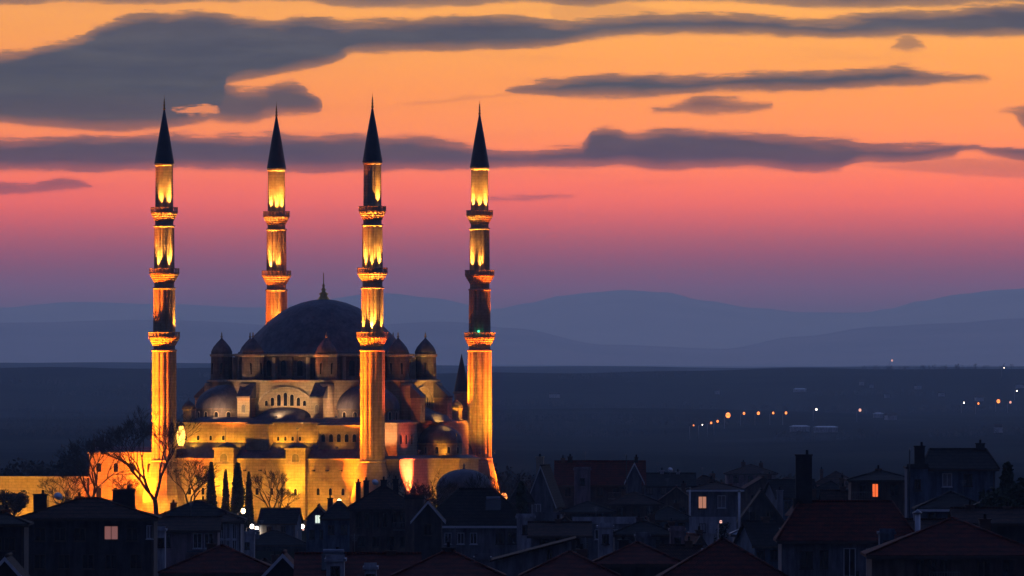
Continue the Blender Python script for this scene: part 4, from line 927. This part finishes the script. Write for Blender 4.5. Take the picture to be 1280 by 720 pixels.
house(862,920,668,646,1240,'flat','white walled yard building below the peach lit window', 6, 0, 'pl_white','pl_white', row((878,),660,.8,1.1))
house(924,980,650,612,1350,'f','dark gabled house with white posts right of the lit house', 9, 0, 'pl_dark','tile_d', row((940,962),645,.9,1.3), [(976,612,.8,'pl_white')], fascia='frame_d')
house(918,984,668,652,1180,'h','pale tin roofed shed left of the large red roof', 8, 0, 'pl_white','tin', row((935,955),674,.9,1.1))
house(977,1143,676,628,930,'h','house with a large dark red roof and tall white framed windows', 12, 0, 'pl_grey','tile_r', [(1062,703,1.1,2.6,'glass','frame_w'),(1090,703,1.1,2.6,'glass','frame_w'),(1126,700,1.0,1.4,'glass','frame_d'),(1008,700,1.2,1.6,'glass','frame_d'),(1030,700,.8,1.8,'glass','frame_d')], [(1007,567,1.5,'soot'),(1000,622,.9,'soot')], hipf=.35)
house(908,970,592,581,2150,'h','far hazy purple building beyond the roofs right of centre', 12, 0, 'pl_pink','tile_b', row((920,938,955),599,1.1,1.4), [(930,577,.9),(952,578,.8)], cat='building')
house(968,1000,606,597,1700,'h','dark small house left of the tall black chimney', 8, 0, 'pl_dark','tile_b', row((980,),612,.9,1.2))
house(1022,1070,604,590,1900,'h','far dark brown house right of the tall black chimney', 9, 0, 'pl_pink','tile_b', row((1035,1052),612,.9,1.2), [(1028,586,.6)])
house(1064,1140,600,589,1180,'h','house with a bright orange lit window', 10, 0, 'pl_brown','tile_d', [(1094,613,.75,1.6,'g_orange_win','frame_d'),(1078,613,.8,1.3,'glass','frame_d'),(1118,613,.9,1.3,'glass','frame_d')], [(1100,585,.7)])
house(1134,1160,586,580,1080,'flat','tall narrow dark block with a slab chimney and a mast', 7, 0, 'pl_blue','soot', row((1147,),606,.7,1.2), [(1151,556,1.1,'soot')], cat='building')
house(1156,1244,586,562,1160,'h','house with a pale square window under a dark roof near the right edge', 11, 0, 'pl_blue','tile_d', [(1184,600,1.1,1.5,'pane_dim','frame_w'),(1210,600,1,1.4,'glass','frame_d')], [(1228,553,1.0,'soot'),(1165,566,.7,'soot')], hipf=.2)
house(1150,1232,636,616,1040,'h','dark blue hipped roof below the pale square window', 10, 0, 'pl_blue','tile_d', row((1165,1190,1215),648,.9,1.3), (), fascia='frame_w')
house(1224,1300,634,612,1000,'h','house in front of the evergreens with a dull red window strip', 9, 0, 'pl_dark','tile_d', [(1233,640,.5,1.6,'g_red_win','frame_d'),(1266,641,1,1,'pane_dim','frame_w')], ())
house(1090,1300,694,650,800,'h','broad dark red hipped roof in the bottom right corner', 13, 0, 'pl_brown','tile_r', row((1150,1165,1180),712,.7,1.6)+row((1230,1260),712,1,1.5), [(1236,648,.9)], hipf=1.0)
house(1120,1180,668,650,960,'g','brown roof with a white downpipe between the two large red roofs', 8, 0, 'pl_grey','tile_b', row((1160,),680,.9,1.2), [(1147,640,.5,'pl_white')])
house(1195,1290,652,636,900,'g','dark roof above the broad red roof at the right edge', 8, 0, 'pl_dark','tile_b', (), [(1215,630,.8),(1262,632,.7)])
house(668,700,650,640,1180,'flat','small concrete block left of the white parapet', 7, 0, 'pl_grey','pl_grey', row((684,),658,.8,1.1))

# fill of further roofs between them
adj = [('h','tile_d','pl_dark'),('g','tile_b','pl_grey'),('f','tile_r','pl_brown'),('h','tile_b','pl_pink'),('g','tile_d','pl_blue')]
fill = [(705,1650,14,'small roof peeping over the wide long roofed building'),(742,1350,30,'low roof in the jumble below the wide building'),(846,1550,26,'roof just left of the house with the peach window'),
        (640,1250,24,'dark roof right of the pale eaves'),(990,1500,34,'roof between the dark gable and the tall black chimney'),(1040,1400,40,'roof behind the large red roof, left part'),(1110,1500,34,'roof behind the orange lit window'),
        (952,1750,30,'far roof above the dark gable with white posts'),(880,1900,34,'far roof above the peach lit window'),(820,2000,26,'far roof at the end of the long low roof'),(760,1950,28,'far roof above the wide building'),
        (1180,1500,30,'far roof left of the right edge evergreens'),(600,1600,24,'roof behind the big dark hipped roof'),(420,1750,26,'roof below the bright wall behind the blue house'),(350,1780,26,'roof under the second stair tower'),
        (255,1500,30,'roof behind the wide hipped house on the left'),(150,1500,34,'roof behind the long dark house'),(60,1600,40,'low roof before the low left wall'),(10,1450,34,'roof at the far left below the round tree'),(100,1250,30,'roof right behind the long dark house chimney'),
        (480,900,44,'dark roof between the flats and the bottom row'),(580,950,44,'dark roof below the pale eaves'),(410,1000,40,'dark roof below the white lit window'),(330,1100,36,'dark roof below the small lamps'),(300,980,40,'dark roof left of the bottom gables'),
        (740,980,40,'roof above the bottom red roofs, right of the pale wall'),(850,1000,36,'roof below the dark blue house'),(60,830,50,'dark roof at the bottom left before the long house'),(150,800,46,'dark roof at the bottom before the pink window'),(1060,800,40,'roof hidden low under the white framed windows')]
fill += [(718,1150,26,'small roof below the left part of the white parapet'),(775,1180,22,'small roof below the right part of the white parapet'),(808,1240,22,'little roof left of the white yard wall'),(834,1220,18,'little roof touching the left corner of the white yard wall'),
  (950,1100,24,'roof right below the pale tin roofed shed'),(690,1700,16,'far small roof left of the wide long roof'),(895,1650,20,'small roof just above the lit two storey house'),(1010,1300,22,'roof at the foot of the tall black chimney'),
  (1125,1250,20,'roof just left of the tall narrow dark block'),(1210,1350,24,'far roof above the evergreens house'),(1268,1300,26,'far roof at the right edge behind the evergreens'),(1048,1250,20,'roof directly above the ridge of the large dark red roof'),
  (868,1120,20,'small roof under the conical shrub'),(790,900,34,'roof just above the dull red bottom roof'),(700,880,30,'roof touching the right end of the pale sloping wall'),(640,1050,22,'roof below the right end of the pale eaves'),
  (1170,880,26,'small roof behind the left slope of the corner roof'),(745,1750,16,'far roof peeping above the ridge of the long roof'),(975,2050,18,'far purple roof right of the hazy building'),(842,2200,16,'far tiny roof at the plain edge right of the long low roof')]
for i, (px, d, hw, lab) in enumerate(fill):
    t, rf, wl = adj[i % 5]; s = F/d; z = terrain(CX+(px-640)/s, CY+d); ze = z + (2.9 if d > 1000 else 2.4) + (i % 3)*.5
    ye = HOR + (EYE-ze)*s; yr = ye - 2.3*s
    house(px-hw, px+hw, ye, yr, d, t, lab, 8, R((i*37) % 30 - 15), wl, rf, row((px-hw*.4, px+hw*.3), ye+1.3*s, .9, 1.1), [(px+hw*.35, yr-.6*s, .7)])

# narrow rear wings, terraces and stair heads between the roofs
for a, b, y, d, wl, lab in [(646,668,648,1080,'pl_white','pale rear wing with one window at the right end of the pale eaves'),(748,766,660,1030,'pl_white','narrow white stair head below the white parapet'),(795,812,672,960,'pl_grey','grey stair head above the dull red bottom roof'),
        (838,856,664,1010,'pl_pink','faded pink rear wing left of the white yard wall'),(408,430,702,760,'pl_white','small white terrace wall on the bottom roofs below the white lit window'),(456,470,712,750,'pl_white','tiny white terrace wall right of the other one at the bottom'),
        (594,612,700,800,'pl_grey','grey stair head left of the pale sloping wall'),(880,900,690,840,'pl_grey','grey dormer block on the broad dark red bottom roof'),(1100,1118,668,900,'pl_blue','bluish block at the right end of the large dark red roof'),
        (1204,1222,668,840,'pl_grey','grey block behind the ridge of the corner roof'),(300,318,668,1500,'pl_white','small white block beside the upper white lamp'),(196,206,664,1090,'pl_white','thin pale pillar at the right end of the long dark house'),
        (718,738,588,1480,'pl_pink','pink stair head before the wide long roof'),(1030,1046,640,1060,'pl_brown','brown block behind the large dark red roof')]:
    house(a, b, y, y-4, d, 'flat', lab, 4, 0, wl, wl, row(((a+b)/2,), y+14, .7, 1.0), (), cat='house wing', name='house_wing')
# small lead dome in front of the mosque
def bath_dome():
    root = empty('domed_building', gp(580,1560)); z = root.location.z
    tag(root, 'small dark domed building before the rightmost minaret foot', 'domed building')
    s = F/1560; zt = EYE + (HOR-583)/s - z; ze = EYE + (HOR-612)/s - z
    m = MB(); m.lathe([(4.1,-1),(4.1,ze)], 8, smooth=False); w = m.build('wall', 'stone_grey', root)
    m = MB(); m.lathe([(4.1,ze),(4.4,ze+.05),(4.4,ze+.3)], 8, smooth=False); m.build('cornice', 'stone_grey', w)
    m = MB(); m.lathe([(4.2*cos(t), ze+.3+(zt-ze-.7)*sin(t)) for t in [pi/2*i/10 for i in range(11)]], 40, mod=lambda i, z: 1.01 if i % 4 == 0 else 1); dm = m.build('dome', 'lead', root)
    m = MB(); m.lathe([(.3,zt-.5),(.12,zt-.1),(.2,zt+.1),(.04,zt+.5)], 8); m.build('finial', 'lead', dm)
bath_dome()
def pipe(px, ytop, d, label, h=None, w=.3, mat='frame_w', cat='pipe', name='flue_pipe'):
    p = gp(px, d); root = empty(name, p); tag(root, label, cat); zt = EYE + (HOR-ytop)*d/F - p.z
    m = MB(); m.tube((0,0,-.5),(0,0,zt),w/2,w/2,8); m.build('pipe', mat, root)
    m = MB(); m.lathe([(w*.8,zt),(w*.8,zt+.1),(.05,zt+.35)], 8); m.build('cowl', 'steel', root)
pipe(924, 615, 1330, 'tall white flue between the lit house and the dark gable')
pipe(862.5, 612, 1380, 'pale pole at the left corner of the house with the peach window', w=.16)
pipe(1147, 642, 935, 'pale thick flue between the large red roof and the corner roof', w=.5)
pipe(1137, 564, 1070, 'thin dark mast beside the slab chimney', w=.12, mat='soot')
pipe(783, 570, 1480, 'thin dark mast at the right end of the wide long roof', w=.12, mat='soot')

# ------------------------------------------------------------------ street lamps
def street_lamp(p, h, label, mat, lens_r, group=None, power=0, col=(1,.6,.3), cat='street lamp', arm=1.0, k=1.0):
    root = empty('street_lamp', p); tag(root, label, cat, group)
    m = MB(); m.tube((0,0,-.5),(0,0,h),.1*k,.06*k,8); m.tube((0,0,h),(arm,0,h+.25*k),.05*k,.04*k,6); m.build('pole', 'steel', root)
    m = MB(); m.lathe([(lens_r*.3,h+.3*k+lens_r*.9),(lens_r*1.1,h+.2*k+lens_r*.5),(lens_r*1.15,h+.2*k+lens_r*.35)], 12, arm, 0); hd = m.build('lamp_head', 'steel', root)
    m = MB(); m.lathe([(lens_r*cos(t), h+.2*k+lens_r*.35+lens_r*sin(t)*1.1) for t in [pi*i/10 - pi/2 for i in range(11)]], 14, arm, 0); m.build('lens', mat, hd)
    if power:
        ld = bpy.data.lights.new('street_light', 'POINT'); ld.energy = power; ld.color = col; ld.shadow_soft_size = lens_r
        lo = bpy.data.objects.new('street_light', ld); C.objects.link(lo); lo.parent = root; lo.location = (arm, 0, h - lens_r*1.2)
def reach(px, py, hgt):      # distance at which a lamp of that height is seen in that direction
    d = 4500.0; best = (1e9, d)
    while d < 21000:
        p = P(px, py, d); e = abs(p.z - hgt - terrain(p.x, p.y))
        if e < best[0]: best = (e, d)
        if p.z - terrain(p.x, p.y) < hgt: break
        d += 40
    return best[1]
def lampat(px, py, d, label, mat, r, **kw):
    if d > 9000: d = reach(px, py, 10)
    p = gp(px, d); z = EYE + (HOR-py)*d/F; arm = kw.get('arm', 1.0); p.x -= arm; p.z = terrain(p.x, p.y)
    street_lamp(p, max(2.5, z-p.z), label, mat, r, **kw)
lampat(304,641,1885,'orange street lamp right of the cypresses','g_warm',.42, power=500)
lampat(315,661,1800,'upper white lamp of the close pair below the yellow wall','g_white',.36, power=250)
lampat(321,667,1780,'lower white lamp of the close pair below the yellow wall','g_white',.32, power=250)
lampat(378,662,1800,'white lamp at the foot of the second stair tower','g_white',.34, power=250)
lampat(379,673,1770,'dim lamp just below the white lamp by the stair tower','g_dim',.2)
lampat(267,646,1500,'small pink lamp left of the orange street lamp','g_dim',.3)
lampat(630,624,1500,'bright yellow street lamp at the flaring foot of the rightmost minaret','g_sodium',.5, power=500, col=(1,.5,.15))
lampat(424,629,1850,'bright lamp over the roof before the yellow wall','g_warm',.4, power=1500, col=(1,.55,.2))
lampat(901,655,1150,'tiny pale lamp beside the conical shrub','g_dim',.16, arm=.3)
far = [(867,533,'g_sodium',.8,'leftmost faint lamp'),(878,532,'g_white',.6,'second faint lamp'),(889,530,'g_sodium',1.2,'third lamp'),(897,528,'g_sodium',1.3,'fourth lamp'),(910,521,'g_sodium',3.0,'largest and brightest lamp'),
       (930,518,'g_sodium',1.5,'sixth lamp'),(948,518,'g_sodium',1.9,'seventh lamp'),(966.5,517.5,'g_sodium',1.4,'eighth lamp'),(982.5,517.5,'g_sodium',1.6,'ninth lamp')]
for px, py, mt, r, lab in far:
    r *= .68
    lampat(px, py, 11300, lab + ' from the left in the lit row on the plain' if 'largest' not in lab else 'largest and brightest lamp of the lit row on the plain', mt, r, group='row of lamps on the dark plain', arm=3, k=3)
lone = [(1020.5,513,'g_white',.8,'single pale lamp right of the lit row on the plain'),(1075,514,'g_dim',1.3,'faint pink lamp alone on the plain'),(1205,504.5,'g_white',.8,'small white lamp, leftmost of the group near the right edge'),(1223,505.5,'g_sodium',1.0,'small orange lamp in the group near the right edge'),
        (1248,503,'g_sodium',1.9,'largest orange lamp of the group near the right edge'),(1263,504,'g_dim',1.2,'faint lamp right of the largest one near the right edge'),(1271,489.5,'g_white',.7,'high pale lamp at the right edge of the plain'),
        (1255,460.5,'g_white',.55,'faint lamp just under the horizon at right'),(1115,451.5,'g_dim',1.2,'faint lamp at the foot of the mountains')]
for px, py, mt, r, lab in lone: lampat(px, py, 11800, lab, mt, r, arm=3, k=3)
rf_ = random.Random(77)
for i in range(12):
    px = rf_.uniform(640, 1275); py = rf_.choice([rf_.uniform(478, 500), rf_.uniform(505, 545)]); d = reach(px, py, 2); p = P(px, py, d); z = terrain(p.x, p.y); w_ = rf_.uniform(5, 10)/2
    rt = empty('farmhouse', (p.x, p.y, z), rf_.uniform(-.5,.5)); tag(rt, 'tiny pale farmhouse far off on the dark plain', 'farmhouse', 'farmhouses scattered on the plain')
    m = MB(); m.box(-w_, w_, -4, 4, -2, 4.5); m.build('wall', 'pl_white', rt); m = MB(); m.extr([(-4.5,4.4),(4.5,4.4),(0,7)], -w_-.5, w_+.5, 'x'); m.build('roof', 'tile_b', rt)
# greenhouses on the plain
for i, (a, b, y, lab) in enumerate([(988,1012,533,'left pale greenhouse below the lit row on the plain'),(1018,1047,534,'right and brighter pale greenhouse below the lit row'),(1092,1104,517,'small pale greenhouse far right on the plain'),(992,1008,486.5,'tiny pale roof high on the far plain')]):
    house(a, b, y, y-1.2, reach((a+b)/2, y, 4), 'h', lab, 12, 0, 'pl_white', 'frame_w', cat='greenhouse', name='greenhouse', fascia=None, hipf=.5)
